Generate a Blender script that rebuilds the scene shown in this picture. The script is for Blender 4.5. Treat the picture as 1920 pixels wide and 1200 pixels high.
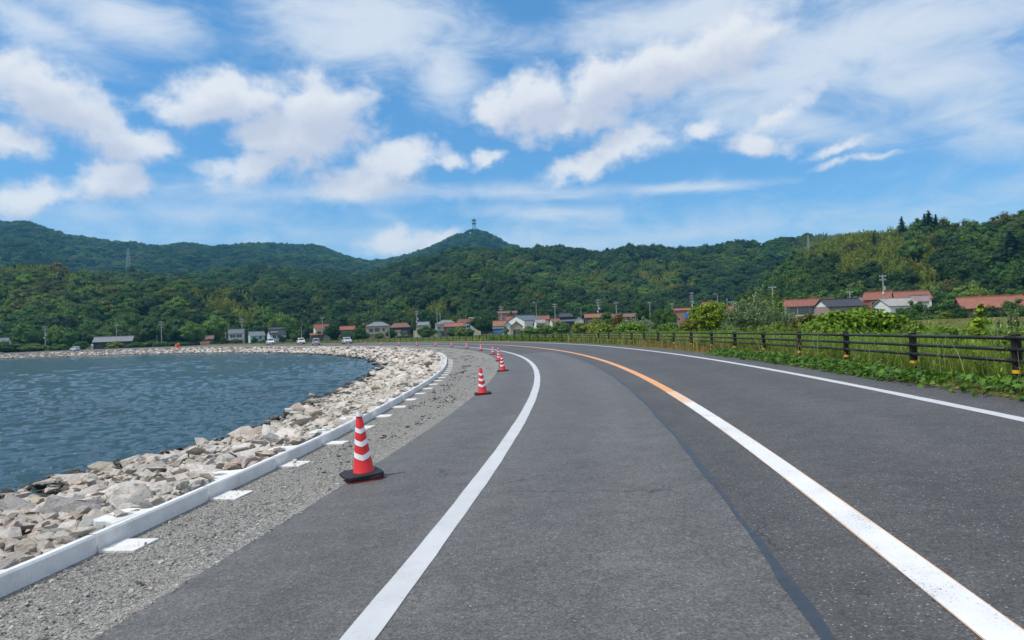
import bpy, bmesh, math, random
import numpy as np
from mathutils import Vector, Matrix, Euler
from math import sin, cos, pi, radians, atan2, hypot, sqrt

for o in list(bpy.data.objects): bpy.data.objects.remove(o)
S = bpy.context.scene
COL = S.collection
rng = random.Random(7)
NR = np.random.default_rng(11)

# ------------------------------------------------------------------ camera
F = 1350.0                      # focal length in pixels of a 1920 px wide frame
RHO, TH, EYE = radians(2.2), math.atan(22 / 1350.0), 1.63
fv = np.array([0, cos(TH), sin(TH)]); u0 = np.array([0, -sin(TH), cos(TH)]); r0 = np.array([1.0, 0, 0])
rv = cos(RHO) * r0 - sin(RHO) * u0
uv = cos(RHO) * u0 + sin(RHO) * r0
cam = bpy.data.cameras.new('camera'); cam_ob = bpy.data.objects.new('camera', cam); COL.objects.link(cam_ob)
cam.sensor_width = 36; cam.lens = F / 1920 * 36; cam.clip_start = 0.05; cam.clip_end = 20000
M = Matrix(((rv[0], uv[0], -fv[0], 0), (rv[1], uv[1], -fv[1], 0), (rv[2], uv[2], -fv[2], EYE), (0, 0, 0, 1)))
cam_ob.matrix_world = M
S.camera = cam_ob
S.render.resolution_x, S.render.resolution_y = 1024, 640
S.view_settings.view_transform = 'Standard'; S.view_settings.look = 'None'
S.view_settings.exposure = 0.5; S.view_settings.gamma = 1; S.view_settings.use_curve_mapping = False

def ray(px, py): return fv * F + rv * (px - 960) - uv * (py - 600)
def azel(px, py):
    d = ray(px, py); return atan2(d[0], d[1]), d[2] / hypot(d[0], d[1])
def at_range(px, py, D):        # point on the sight line at forward distance D (metres along +Y)
    d = ray(px, py); return np.array([0, 0, EYE]) + d * (D / d[1])

# ------------------------------------------------------------------ sun and sky
SUN_EL = radians(56); SUN_AZ = atan2(-0.9, -0.38)      # the sun stands to the left and a little behind
sd = Vector((sin(SUN_AZ) * cos(SUN_EL), cos(SUN_AZ) * cos(SUN_EL), sin(SUN_EL)))
sun = bpy.data.lights.new('sun', 'SUN'); sun.energy = 2.6; sun.angle = radians(5); sun.color = (1, 0.94, 0.85)
sun_ob = bpy.data.objects.new('sun', sun); COL.objects.link(sun_ob)
sun_ob.rotation_euler = (-sd).to_track_quat('-Z', 'Y').to_euler()

W = bpy.data.worlds.new('World'); S.world = W; W.use_nodes = True
def build_sky():
    nt = W.node_tree; nt.nodes.clear(); L = nt.links.new
    def N(t, **k):
        n = nt.nodes.new(t)
        for a, b in k.items(): setattr(n, a, b)
        return n
    def math_(op, a, b=None, c=None):
        n = N('ShaderNodeMath', operation=op)
        for i, v in enumerate((a, b, c)):
            if v is None: continue
            if isinstance(v, (int, float)): n.inputs[i].default_value = v
            else: L(v, n.inputs[i])
        return n.outputs[0]
    def smooth(v, a, b):
        n = N('ShaderNodeMapRange', interpolation_type='SMOOTHSTEP')
        L(v, n.inputs[0]); n.inputs[1].default_value = a; n.inputs[2].default_value = b
        return n.outputs[0]
    def noise(vec, scale, det, rough, dist=0.0):
        n = N('ShaderNodeTexNoise'); L(vec, n.inputs['Vector']); n.inputs['Scale'].default_value = scale
        n.inputs['Detail'].default_value = det; n.inputs['Roughness'].default_value = rough; n.inputs['Distortion'].default_value = dist
        return n.outputs['Fac']
    def mixc(f, a, b):
        n = N('ShaderNodeMix', data_type='RGBA')
        if isinstance(f, float): n.inputs[0].default_value = f
        else: L(f, n.inputs[0])
        for i, v in ((6, a), (7, b)):
            if isinstance(v, tuple): n.inputs[i].default_value = (*v, 1)
            else: L(v, n.inputs[i])
        return n.outputs[2]
    sky = N('ShaderNodeTexSky', sky_type='NISHITA'); sky.sun_disc = False
    sky.sun_elevation = SUN_EL; sky.sun_rotation = SUN_AZ; sky.air_density = 1.0; sky.dust_density = 0.1; sky.ozone_density = 2.0
    hs = N('ShaderNodeHueSaturation'); L(sky.outputs[0], hs.inputs['Color']); hs.inputs['Saturation'].default_value = SKY_SAT; hs.inputs['Value'].default_value = SKY_VAL
    def power(col, e, k):
        sp = N('ShaderNodeSeparateColor'); L(col, sp.inputs[0]); cb = N('ShaderNodeCombineColor')
        for i in range(3): L(math_('MULTIPLY', math_('POWER', math_('MULTIPLY', sp.outputs[i], 1 / k), e), k * (.92, 1.0, 1.0)[i]), cb.inputs[i])
        return cb.outputs[0]
    blue = mixc(.5, power(hs.outputs[0], SKY_POW, 4.0), (.58, 1.80, 3.65))
    tc = N('ShaderNodeTexCoord'); sx = N('ShaderNodeSeparateXYZ'); L(tc.outputs['Generated'], sx.inputs[0])
    az = math_('ARCTAN2', sx.outputs[0], sx.outputs[1]); el = math_('ARCSINE', sx.outputs[2])
    cv = N('ShaderNodeCombineXYZ'); L(az, cv.inputs[0]); L(el, cv.inputs[1]); P = cv.outputs[0]
    # directions wander with a noise so that cloud outlines curl
    wn = N('ShaderNodeTexNoise'); L(P, wn.inputs['Vector']); wn.inputs['Scale'].default_value = 20; wn.inputs['Detail'].default_value = 5; wn.inputs['Roughness'].default_value = 0.6
    wo = N('ShaderNodeVectorMath', operation='MULTIPLY_ADD'); L(wn.outputs['Color'], wo.inputs[0]); wo.inputs[1].default_value = (.06, .045, 0); L(P, wo.inputs[2])
    wsub = N('ShaderNodeVectorMath', operation='SUBTRACT'); L(wo.outputs[0], wsub.inputs[0]); wsub.inputs[1].default_value = (.03, .0225, 0); PW = wsub.outputs[0]
    def blobs(lst, vec):
        acc = None
        for cx, cy, rx, ry, rot, w in lst:
            a, t = azel(cx, cy)
            mp = N('ShaderNodeMapping', vector_type='TEXTURE'); L(vec, mp.inputs[0])
            mp.inputs[1].default_value = (a, math.atan(t), 0); mp.inputs[2].default_value = (0, 0, radians(rot)); mp.inputs[3].default_value = (rx / F, ry / F, 1)
            ln = N('ShaderNodeVectorMath', operation='LENGTH'); L(mp.outputs[0], ln.inputs[0])
            v = math_('MULTIPLY_ADD', ln.outputs['Value'], -w, w)
            acc = v if acc is None else math_('SMOOTH_MAX', acc, v, 0.25)
        return math_('MAXIMUM', acc, -0.6)
    CUM = [(70, 175, 130, 62, -22, 1), (20, 265, 70, 34, 0, .9), (170, 225, 90, 34, -28, .8), (265, 278, 80, 40, 8, 1), (215, 335, 70, 34, 0, .9), (75, 368, 100, 32, 6, .9),
           (430, 185, 140, 50, 6, 1), (605, 205, 110, 66, 10, 1), (560, 265, 150, 58, 0, 1), (340, 205, 75, 30, -10, .8), (480, 312, 100, 36, 8, .9),
           (740, 305, 110, 40, 12, 1), (680, 345, 120, 36, 0, .9), (835, 300, 42, 18, 0, .7), (920, 298, 48, 21, 8, .9), (740, 452, 90, 26, 6, .8), (820, 448, 60, 20, 20, .8),
           (940, 205, 60, 50, 0, .9), (1010, 185, 85, 56, 20, 1), (1120, 160, 110, 60, 15, 1.1), (1060, 225, 140, 40, 8, 1), (1245, 130, 130, 58, 15, 1.1), (1360, 90, 130, 60, 15, .9),
           (1180, 270, 80, 36, 10, .95), (1090, 310, 100, 28, 14, .8), (1430, 272, 62, 26, -8, .8), (1325, 240, 44, 18, 12, .7), (1465, 212, 60, 18, 24, .7), (1570, 280, 55, 14, 12, .7),
           (1620, 300, 80, 10, 8, .5)]
    CIR = [(230, 35, 190, 52, -8, .9), (60, 40, 130, 40, -20, .7), (690, 55, 260, 95, 0, 1.1), (835, 130, 80, 80, 0, .9), (1300, 28, 380, 60, 3, 1.0), (1660, 60, 400, 85, 6, 1.1),
           (1480, 150, 330, 75, 8, .9), (1760, 150, 280, 70, -6, .9), (1840, 225, 150, 60, -30, .8), (1300, 352, 170, 13, -2, .8), (1050, 400, 240, 24, -4, .7), (1000, 362, 240, 22, -3, .7),
           (1500, 235, 180, 46, -14, .7), (600, 365, 420, 24, 0, .45), (250, 400, 420, 30, 0, .3), (960, 455, 1300, 60, 0, .42)]
    def stretch(sc, off=(0, 0, 0)):
        m_ = N('ShaderNodeMapping'); L(P, m_.inputs[0]); m_.inputs[3].default_value = sc; m_.inputs[1].default_value = off; return m_.outputs[0]
    n1 = noise(stretch((1, 1.35, 1)), 17, 9, 0.58, 0.15)
    n2 = noise(stretch((1, 2.4, 1), (3, 1, 0)), 9, 10, 0.64, 0.5)
    cum = math_('MULTIPLY_ADD', math_('SUBTRACT', n1, 0.5), 1.55, blobs(CUM, PW))
    cir = math_('MULTIPLY_ADD', math_('SUBTRACT', n2, 0.5), 1.6, blobs(CIR, P))
    a_cum = math_('MULTIPLY', smooth(cum, -0.12, 0.60), 0.95)
    a_cir = math_('MULTIPLY', smooth(cir, -0.22, 0.95), 0.86)
    # the sky goes on outside the picture with broken cloud, made brighter to raise the soft light
    gn = noise(stretch((1, 1.8, 1), (7, 2, 0)), 3.2, 8, 0.58, 0.3)
    outside = math_('MAXIMUM', smooth(math_('ABSOLUTE', az), .68, .9), smooth(el, .43, .6))
    a_out = math_('MULTIPLY', math_('MULTIPLY', smooth(gn, .38, .60), .92), outside)
    # tops are lit; where cloud lies above, the body turns lilac grey
    up = N('ShaderNodeVectorMath', operation='ADD'); L(PW, up.inputs[0]); up.inputs[1].default_value = (-.012, .030, 0)
    n3 = noise(stretch((1, 1.35, 1), (0, .016, 0)), 17, 7, 0.55, 0.15)
    above = math_('MULTIPLY_ADD', math_('SUBTRACT', n3, 0.5), 1.1, blobs(CUM, up.outputs[0]))
    body = math_('SUBTRACT', 1.0, smooth(above, -0.15, 0.75))
    c_cum = mixc(body, CLOUD_LOW, CLOUD_HIGH)
    c1 = mixc(a_cir, blue, CLOUD_THIN)
    c2 = mixc(a_out, c1, CLOUD_OUT)
    c3 = mixc(a_cum, c2, c_cum)
    bg = N('ShaderNodeBackground'); L(c3, bg.inputs[0]); bg.inputs[1].default_value = 0.15
    out = N('ShaderNodeOutputWorld'); L(bg.outputs[0], out.inputs[0])
SKY_SAT, SKY_VAL, SKY_POW = 1.12, 0.72, 1.30
CLOUD_LOW, CLOUD_HIGH, CLOUD_THIN, CLOUD_OUT = (3.0, 3.15, 3.7), (4.2, 4.25, 4.4), (3.75, 4.0, 4.35), (5.4, 5.5, 5.8)
build_sky()

# ------------------------------------------------------------------ helpers
def tag(o, label=None, cat=None, group=None, kind=None):
    if label: o['label'] = label
    if cat: o['category'] = cat
    if group: o['group'] = group
    if kind: o['kind'] = kind
    return o
def mesh_np(name, V, Fc, mat=None, smooth=False, mats=None, midx=None, attr=None):
    """V (n,3); Fc: list of (m,k) integer arrays."""
    me = bpy.data.meshes.new(name)
    if not isinstance(Fc, list): Fc = [Fc]
    Fc = [np.asarray(f, dtype=np.int32) for f in Fc if len(f)]
    V = np.asarray(V, dtype=np.float32)
    me.vertices.add(len(V)); me.vertices.foreach_set('co', V.ravel())
    loops = np.concatenate([f.ravel() for f in Fc]); tot = np.concatenate([np.full(len(f), f.shape[1], np.int32) for f in Fc])
    st = np.zeros(len(tot), np.int32); st[1:] = np.cumsum(tot)[:-1]
    me.loops.add(len(loops)); me.loops.foreach_set('vertex_index', loops)
    me.polygons.add(len(tot)); me.polygons.foreach_set('loop_start', st)
    if midx is not None: me.polygons.foreach_set('material_index', np.asarray(midx, np.int32))
    me.polygons.foreach_set('use_smooth', np.full(len(tot), smooth, bool))
    for m in (mats or ([mat] if mat else [])): me.materials.append(m)
    if attr:
        for k, v in attr.items():
            a = me.attributes.new(k, 'FLOAT', 'POINT'); a.data.foreach_set('value', np.asarray(v, np.float32))
    me.update(calc_edges=True); me.validate()
    return me
def link(name, me, parent=None, loc=None, rot=None):
    o = bpy.data.objects.new(name, me); COL.objects.link(o)
    if parent: o.parent = parent
    if loc is not None: o.location = loc
    if rot is not None: o.rotation_euler = rot
    return o
def empty(name, loc, rz=0.0, label=None, cat=None, group=None):
    o = bpy.data.objects.new(name, None); COL.objects.link(o); o.location = loc; o.rotation_euler = (0, 0, rz); o.empty_display_size = .2
    return tag(o, label, cat, group)
def children(o): return [c for c in COL.objects if c.parent == o]
class MB:
    """collects simple solids into one mesh"""
    def __init__(s): s.v = []; s.f = []
    def add(s, V, Fs):
        n = len(s.v); s.v += [tuple(map(float, p)) for p in V]; s.f += [tuple(i + n for i in f) for f in Fs]; return s
    def box(s, x0, x1, y0, y1, z0, z1):
        return s.add([(x0, y0, z0), (x1, y0, z0), (x1, y1, z0), (x0, y1, z0), (x0, y0, z1), (x1, y0, z1), (x1, y1, z1), (x0, y1, z1)],
                     [(0, 3, 2, 1), (4, 5, 6, 7), (0, 1, 5, 4), (1, 2, 6, 5), (2, 3, 7, 6), (3, 0, 4, 7)])
    def prism(s, poly, y0, y1, axis='y', ins=0.0):
        n = len(poly); a = [(p[0], y0, p[1]) for p in poly]; b = [(p[0], y1, p[1]) for p in poly]
        if axis == 'x': a = [(y0, p[0], p[1]) for p in poly]; b = [(y1, p[0], p[1]) for p in poly]
        if axis == 'z': a = [(p[0], p[1], y0) for p in poly]; b = [(p[0], p[1], y1) for p in poly]
        return s.add(a + b, [tuple(range(n)), tuple(range(2 * n - 1, n - 1, -1))] + [((i + 1) % n, i, n + i, n + (i + 1) % n) for i in range(n)])
    def tube(s, p, q, r, r2=None, n=8, cap=True):
        p, q = Vector(p), Vector(q); d = (q - p).normalized(); a = d.orthogonal().normalized(); b = d.cross(a); r2 = r if r2 is None else r2
        V = [p + (a * cos(2 * pi * i / n) + b * sin(2 * pi * i / n)) * r for i in range(n)] + [q + (a * cos(2 * pi * i / n) + b * sin(2 * pi * i / n)) * r2 for i in range(n)]
        Fs = [(i, (i + 1) % n, n + (i + 1) % n, n + i) for i in range(n)]
        if cap: Fs += [tuple(range(n - 1, -1, -1)), tuple(range(n, 2 * n))]
        return s.add(V, Fs)
    def mesh(s, name, mat, bevel=0.0, smooth=False):
        me = bpy.data.meshes.new(name); me.from_pydata(s.v, [], s.f); me.materials.append(mat)
        bm = bmesh.new(); bm.from_mesh(me); bmesh.ops.recalc_face_normals(bm, faces=bm.faces)
        if bevel: bmesh.ops.bevel(bm, geom=list(bm.edges), offset=bevel, segments=2, affect='EDGES', profile=.6)
        bm.to_mesh(me); bm.free()
        if smooth:
            for p in me.polygons: p.use_smooth = True
        return me
    def build(s, name, mat, parent=None, bevel=0.0, smooth=False, loc=None, rot=None):
        return link(name, s.mesh(name, mat, bevel, smooth), parent, loc, rot)

# ------------------------------------------------------------------ materials
def nodes(name):
    m = bpy.data.materials.new(name); m.use_nodes = True; nt = m.node_tree
    return m, nt, nt.nodes['Principled BSDF'], nt.links.new
def mnoise(nt, vec, scale, detail=4, rough=.55):
    n = nt.nodes.new('ShaderNodeTexNoise'); n.inputs['Scale'].default_value = scale; n.inputs['Detail'].default_value = detail; n.inputs['Roughness'].default_value = rough
    if vec is not None: nt.links.new(vec, n.inputs['Vector'])
    return n
def ramp(nt, fac, stops):
    r = nt.nodes.new('ShaderNodeValToRGB'); nt.links.new(fac, r.inputs[0])
    e = r.color_ramp.elements
    while len(e) < len(stops): e.new(.5)
    for i, (p, c) in enumerate(stops):
        e[i].position = p; e[i].color = (*c, 1) if len(c) == 3 else c
    return r.outputs[0]
def mixrgb(nt, f, a, b, mode='MIX'):
    n = nt.nodes.new('ShaderNodeMix'); n.data_type = 'RGBA'; n.blend_type = mode
    for i, v in ((0, f), (6, a), (7, b)):
        if isinstance(v, (int, float)): n.inputs[i].default_value = v
        elif isinstance(v, tuple): n.inputs[i].default_value = (*v, 1)
        else: nt.links.new(v, n.inputs[i])
    return n.outputs[2]
def bump(nt, bs, h, strength, dist):
    b = nt.nodes.new('ShaderNodeBump'); b.inputs['Strength'].default_value = strength; b.inputs['Distance'].default_value = dist
    nt.links.new(h, b.inputs['Height']); nt.links.new(b.outputs[0], bs.inputs['Normal']); return b
def objco(nt): return nt.nodes.new('ShaderNodeTexCoord').outputs['Object']
def worldco(nt): return nt.nodes.new('ShaderNodeNewGeometry').outputs['Position']
def plain(name, c, rough=.7, var=.12, scale=3.0, metal=0.0, spec=.4, bmp=0.0):
    """a plain material with a little uneven tone"""
    m, nt, bs, L = nodes(name)
    n = mnoise(nt, objco(nt), scale, 5)
    lo = tuple(x * (1 - var) for x in c); hi = tuple(min(1, x * (1 + var)) for x in c)
    L(ramp(nt, n.outputs['Fac'], [(.3, lo), (.7, hi)]), bs.inputs['Base Color'])
    bs.inputs['Roughness'].default_value = rough; bs.inputs['Metallic'].default_value = metal; bs.inputs['Specular IOR Level'].default_value = spec
    if bmp: bump(nt, bs, n.outputs['Fac'], bmp, .02)
    return m
def tint_node(nt):
    a = nt.nodes.new('ShaderNodeAttribute'); a.attribute_type = 'INSTANCER'; a.attribute_name = 'tint'; return a.outputs['Color']
def foliage(name, trans=.28, rough=.55):
    m, nt, bs, L = nodes(name)
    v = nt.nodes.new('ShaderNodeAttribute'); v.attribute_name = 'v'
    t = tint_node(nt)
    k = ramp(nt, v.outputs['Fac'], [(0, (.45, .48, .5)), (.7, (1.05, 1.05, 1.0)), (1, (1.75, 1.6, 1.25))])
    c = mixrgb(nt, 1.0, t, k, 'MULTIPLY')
    L(c, bs.inputs['Base Color']); bs.inputs['Roughness'].default_value = rough; bs.inputs['Specular IOR Level'].default_value = .25
    tr = nt.nodes.new('ShaderNodeBsdfTranslucent'); L(mixrgb(nt, 1.0, c, (1.1, 1.2, .55), 'MULTIPLY'), tr.inputs[0])
    mx = nt.nodes.new('ShaderNodeMixShader'); mx.inputs[0].default_value = trans
    L(bs.outputs[0], mx.inputs[1]); L(tr.outputs[0], mx.inputs[2]); L(mx.outputs[0], nt.nodes['Material Output'].inputs[0])
    return m
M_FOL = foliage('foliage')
M_BARK = plain('bark', (.07, .055, .04), .9, .3, 6, bmp=.4)

def road_u(nt):                 # metres right of the left edge line, on the near curve
    d = nt.nodes.new('ShaderNodeVectorMath'); d.operation = 'DISTANCE'; mp = nt.nodes.new('ShaderNodeMapping'); nt.links.new(worldco(nt), mp.inputs[0]); mp.inputs[3].default_value = (1, 1, 0)
    nt.links.new(mp.outputs[0], d.inputs[0]); d.inputs[1].default_value = (.873 - 213.3, 30.7, 0)
    m = nt.nodes.new('ShaderNodeMath'); m.operation = 'SUBTRACT'; nt.links.new(d.outputs['Value'], m.inputs[0]); m.inputs[1].default_value = 213.3; return m.outputs[0]
def asphalt(name, base, speck, speck_amt, patch):
    m, nt, bs, L = nodes(name); P = worldco(nt)
    def M_(op, a, b, c=None):
        n = nt.nodes.new('ShaderNodeMath'); n.operation = op
        for i, v in enumerate((a, b, c)):
            if v is None: continue
            if isinstance(v, (int, float)): n.inputs[i].default_value = v
            else: L(v, n.inputs[i])
        return n.outputs[0]
    big = mnoise(nt, P, .30, 5, .62); mid = mnoise(nt, P, 3.2, 6, .68); fine = mnoise(nt, P, 60, 4, .72); grit = mnoise(nt, P, 21, 4, .7)
    vo = nt.nodes.new('ShaderNodeTexVoronoi'); vo.inputs['Scale'].default_value = 62; L(P, vo.inputs['Vector']); vo.inputs['Randomness'].default_value = 1
    c0 = ramp(nt, fine.outputs['Fac'], [(.30, tuple(b * .42 for b in base)), (.50, base), (.70, tuple(b * 1.9 for b in base))])
    c1 = mixrgb(nt, 1.0, c0, ramp(nt, big.outputs['Fac'], [(.3, (1 - patch,) * 3), (.7, (1 + patch,) * 3)]), 'MULTIPLY')
    c1 = mixrgb(nt, 1.0, c1, ramp(nt, mid.outputs['Fac'], [(.3, (.80, .80, .80)), (.7, (1.18, 1.17, 1.16))]), 'MULTIPLY')
    c1 = mixrgb(nt, 1.0, c1, ramp(nt, grit.outputs['Fac'], [(.32, (.74, .74, .74)), (.68, (1.22, 1.22, 1.22))]), 'MULTIPLY')
    # tyre-polished tracks run along the lanes
    u = road_u(nt); wob = M_('MULTIPLY_ADD', big.outputs['Fac'], .5, u)
    tr = M_('SINE', M_('MULTIPLY', wob, 2 * pi / 1.48), 0.0)
    c1 = mixrgb(nt, 1.0, c1, ramp(nt, M_('MULTIPLY_ADD', tr, .5, .5), [(0, (.93, .93, .935)), (1, (1.07, 1.07, 1.06))]), 'MULTIPLY')
    # the odd crack
    cw = nt.nodes.new('ShaderNodeTexVoronoi'); cw.feature = 'DISTANCE_TO_EDGE'; cw.inputs['Scale'].default_value = .42
    wv = nt.nodes.new('ShaderNodeVectorMath'); wv.operation = 'MULTIPLY_ADD'; L(mid.outputs['Color'], wv.inputs[0]); wv.inputs[1].default_value = (.5, .5, 0); L(P, wv.inputs[2]); L(wv.outputs[0], cw.inputs['Vector'])
    crack = M_('MULTIPLY', M_('LESS_THAN', cw.outputs['Distance'], .0035), M_('GREATER_THAN', mnoise(nt, P, .22, 2).outputs['Fac'], .56))
    c1 = mixrgb(nt, M_('MULTIPLY', crack, .7), c1, (.018, .018, .02))
    # bright aggregate shows as single stones, in patches
    sep = nt.nodes.new('ShaderNodeSeparateColor'); L(vo.outputs['Color'], sep.inputs[0])
    dens = M_('MULTIPLY_ADD', mid.outputs['Fac'], speck_amt * 2.4, -speck_amt * .45)
    pick = M_('GREATER_THAN', M_('ADD', sep.outputs[0], dens), 1.0)
    near = M_('LESS_THAN', vo.outputs['Distance'], M_('MULTIPLY_ADD', sep.outputs[1], .3, .14))
    c = mixrgb(nt, M_('MULTIPLY', M_('MULTIPLY', pick, near), M_('MULTIPLY_ADD', sep.outputs[2], .6, .35)), c1, speck)
    L(c, bs.inputs['Base Color']); bs.inputs['Roughness'].default_value = .68; bs.inputs['Specular IOR Level'].default_value = .45
    hh = M_('MULTIPLY_ADD', grit.outputs['Fac'], .7, fine.outputs['Fac'])
    bump(nt, bs, hh, .7, .010)
    return m
M_ROAD_NEW = asphalt('asphalt_newer', (.096, .095, .093), (.30, .30, .29), .08, .10)
M_ROAD_OLD = asphalt('asphalt_older', (.066, .0645, .063), (.34, .35, .34), .15, .16)
def paint(name, c, wear, under=(.07, .07, .075)):
    m, nt, bs, L = nodes(name); P = worldco(nt)
    a = mnoise(nt, P, 55, 5, .8); b = mnoise(nt, P, 2.5, 5, .65)
    ad = nt.nodes.new('ShaderNodeMath'); ad.operation = 'MULTIPLY_ADD'; L(b.outputs['Fac'], ad.inputs[0]); ad.inputs[1].default_value = .28; L(a.outputs['Fac'], ad.inputs[2])
    hole = ramp(nt, ad.outputs[0], [(wear, (1, 1, 1)), (wear + .06, (0, 0, 0))])
    tone = mixrgb(nt, 1.0, c, ramp(nt, b.outputs['Fac'], [(.3, (.9, .9, .9)), (.7, (1.03, 1.03, 1.03))]), 'MULTIPLY')
    L(mixrgb(nt, hole, tone, under), bs.inputs['Base Color']); bs.inputs['Roughness'].default_value = .6
    bump(nt, bs, a.outputs['Fac'], .3, .004)
    return m
M_WHITE = paint('white_road_paint', (.50, .51, .515), .45)
M_WHITE_OLD = paint('worn_white_road_paint', (.66, .66, .65), .485)
M_ORANGE = paint('orange_road_paint', (.70, .32, .12), .40)
M_ORANGE_PALE = paint('faded_orange_road_paint', (.70, .46, .30), .44)
M_TAR = plain('tar', (.022, .030, .042), .45, .25, 9, spec=.5)

def gravel_mat():
    m, nt, bs, L = nodes('gravel'); P = worldco(nt)
    vo = nt.nodes.new('ShaderNodeTexVoronoi'); vo.inputs['Scale'].default_value = 46; L(P, vo.inputs['Vector'])
    v2 = nt.nodes.new('ShaderNodeTexVoronoi'); v2.inputs['Scale'].default_value = 80; L(P, v2.inputs['Vector'])
    big = mnoise(nt, P, .8, 5, .65)
    sep = nt.nodes.new('ShaderNodeSeparateColor'); L(vo.outputs['Color'], sep.inputs[0])
    c = ramp(nt, sep.outputs[0], [(0, (.17, .165, .145)), (.5, (.33, .32, .295)), (.85, (.45, .435, .40)), (1, (.56, .54, .50))])
    c = mixrgb(nt, ramp(nt, big.outputs['Fac'], [(.40, (0, 0, 0)), (.6, (.9, .9, .9))]), c, (.36, .345, .31))
    c = mixrgb(nt, 1.0, c, ramp(nt, vo.outputs['Distance'], [(.25, (1, 1, 1)), (.75, (.55, .55, .55))]), 'MULTIPLY')
    # dark damp clods
    d = mnoise(nt, P, 2.1, 7, .72)
    c = mixrgb(nt, ramp(nt, d.outputs['Fac'], [(.60, (0, 0, 0)), (.68, (.8, .8, .8))]), c, (.07, .066, .058))
    L(c, bs.inputs['Base Color']); bs.inputs['Roughness'].default_value = .95; bs.inputs['Specular IOR Level'].default_value = .15
    h = nt.nodes.new('ShaderNodeMath'); h.operation = 'ADD'; L(vo.outputs['Distance'], h.inputs[0]); L(v2.outputs['Distance'], h.inputs[1])
    bb = bump(nt, bs, h.outputs[0], .8, .02); bb.invert = True
    return m
M_GRAVEL = gravel_mat()
def rock_mat(name, stuff):
    m, nt, bs, L = nodes(name); P = worldco(nt)
    if stuff: rnd = nt.nodes.new('ShaderNodeNewGeometry').outputs['Random Per Island']
    else: rnd = nt.nodes.new('ShaderNodeObjectInfo').outputs['Random']
    if stuff:
        base = ramp(nt, rnd, [(0, (.61, .57, .50)), (.3, (.55, .49, .43)), (.5, (.66, .635, .56)), (.66, (.56, .485, .41)), (.74, (.43, .335, .27)), (.82, (.57, .50, .38)), (.92, (.33, .325, .30)), (1, (.62, .59, .52))])
    else: base = tint_node(nt)
    n = mnoise(nt, P, 2.2, 7, .65); f = mnoise(nt, P, 17, 6, .7)
    c = mixrgb(nt, ramp(nt, n.outputs['Fac'], [(.45, (0, 0, 0)), (.72, (.45, .45, .45))]), base, (.52, .42, .34))
    c = mixrgb(nt, 1.0, c, ramp(nt, f.outputs['Fac'], [(.25, (.50, .49, .48)), (.45, (.95, .95, .95)), (.75, (1.15, 1.14, 1.12))]), 'MULTIPLY')
    # wet, weed-dark stone in a band just above the waterline
    z = nt.nodes.new('ShaderNodeSeparateXYZ'); L(P, z.inputs[0])
    zz = nt.nodes.new('ShaderNodeMath'); zz.operation = 'MULTIPLY_ADD'; L(f.outputs['Fac'], zz.inputs[0]); zz.inputs[1].default_value = -.35; L(z.outputs[2], zz.inputs[2])
    wet = nt.nodes.new('ShaderNodeMapRange'); L(zz.outputs[0], wet.inputs[0]); wet.inputs[1].default_value = -1.02; wet.inputs[2].default_value = -1.13
    c = mixrgb(nt, wet.outputs[0], c, (.05, .046, .036))
    L(c, bs.inputs['Base Color']); bs.inputs['Roughness'].default_value = .88; bs.inputs['Specular IOR Level'].default_value = .25
    mu = nt.nodes.new('ShaderNodeMath'); mu.operation = 'MULTIPLY_ADD'; L(f.outputs['Fac'], mu.inputs[0]); mu.inputs[1].default_value = .6; L(n.outputs['Fac'], mu.inputs[2])
    bump(nt, bs, mu.outputs[0], 1.0, .10)
    return m
M_ROCK = rock_mat('boulder_stone', False); M_ROCKS = rock_mat('rubble_stone', True)
def concrete(name, c):
    m, nt, bs, L = nodes(name); P = worldco(nt)
    a = mnoise(nt, P, 2.6, 8, .72); b = mnoise(nt, P, 40, 4, .7)
    col = mixrgb(nt, 1.0, c, ramp(nt, a.outputs['Fac'], [(.3, (.76, .76, .74)), (.55, (1, 1, 1)), (.7, (1.04, 1.04, 1.04))]), 'MULTIPLY')
    col = mixrgb(nt, 1.0, col, ramp(nt, b.outputs['Fac'], [(.3, (.92, .92, .92)), (.6, (1.02, 1.02, 1.02))]), 'MULTIPLY')
    L(col, bs.inputs['Base Color']); bs.inputs['Roughness'].default_value = .85
    bump(nt, bs, b.outputs['Fac'], .2, .004)
    return m
M_CONC = concrete('kerb_concrete', (.68, .68, .67)); M_PAD = concrete('pad_concrete', (.66, .65, .62))
def ground_mat(name, stops, scale, fine=9, bmp=.5):
    m, nt, bs, L = nodes(name); P = worldco(nt)
    a = mnoise(nt, P, scale, 7, .65); b = mnoise(nt, P, fine, 5, .7)
    c = ramp(nt, a.outputs['Fac'], stops)
    c = mixrgb(nt, 1.0, c, ramp(nt, b.outputs['Fac'], [(.3, (.6, .6, .6)), (.65, (1.2, 1.2, 1.2))]), 'MULTIPLY')
    L(c, bs.inputs['Base Color']); bs.inputs['Roughness'].default_value = .95; bs.inputs['Specular IOR Level'].default_value = .1
    bump(nt, bs, b.outputs['Fac'], bmp, .1)
    return m
M_VERGE = ground_mat('verge_soil_and_grass', [(.3, (.045, .075, .015)), (.5, (.09, .105, .03)), (.7, (.11, .10, .05))], .8)
M_FIELD = ground_mat('field_grass', [(.3, (.05, .095, .018)), (.5, (.085, .12, .03)), (.7, (.12, .125, .045))], .12, 2.5)
M_HILL = ground_mat('hill_floor', [(.3, (.014, .028, .010)), (.7, (.026, .042, .014))], .02, .3)
M_BED = ground_mat('bank_earth', [(.3, (.13, .115, .09)), (.7, (.22, .20, .17))], 1.2)
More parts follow.
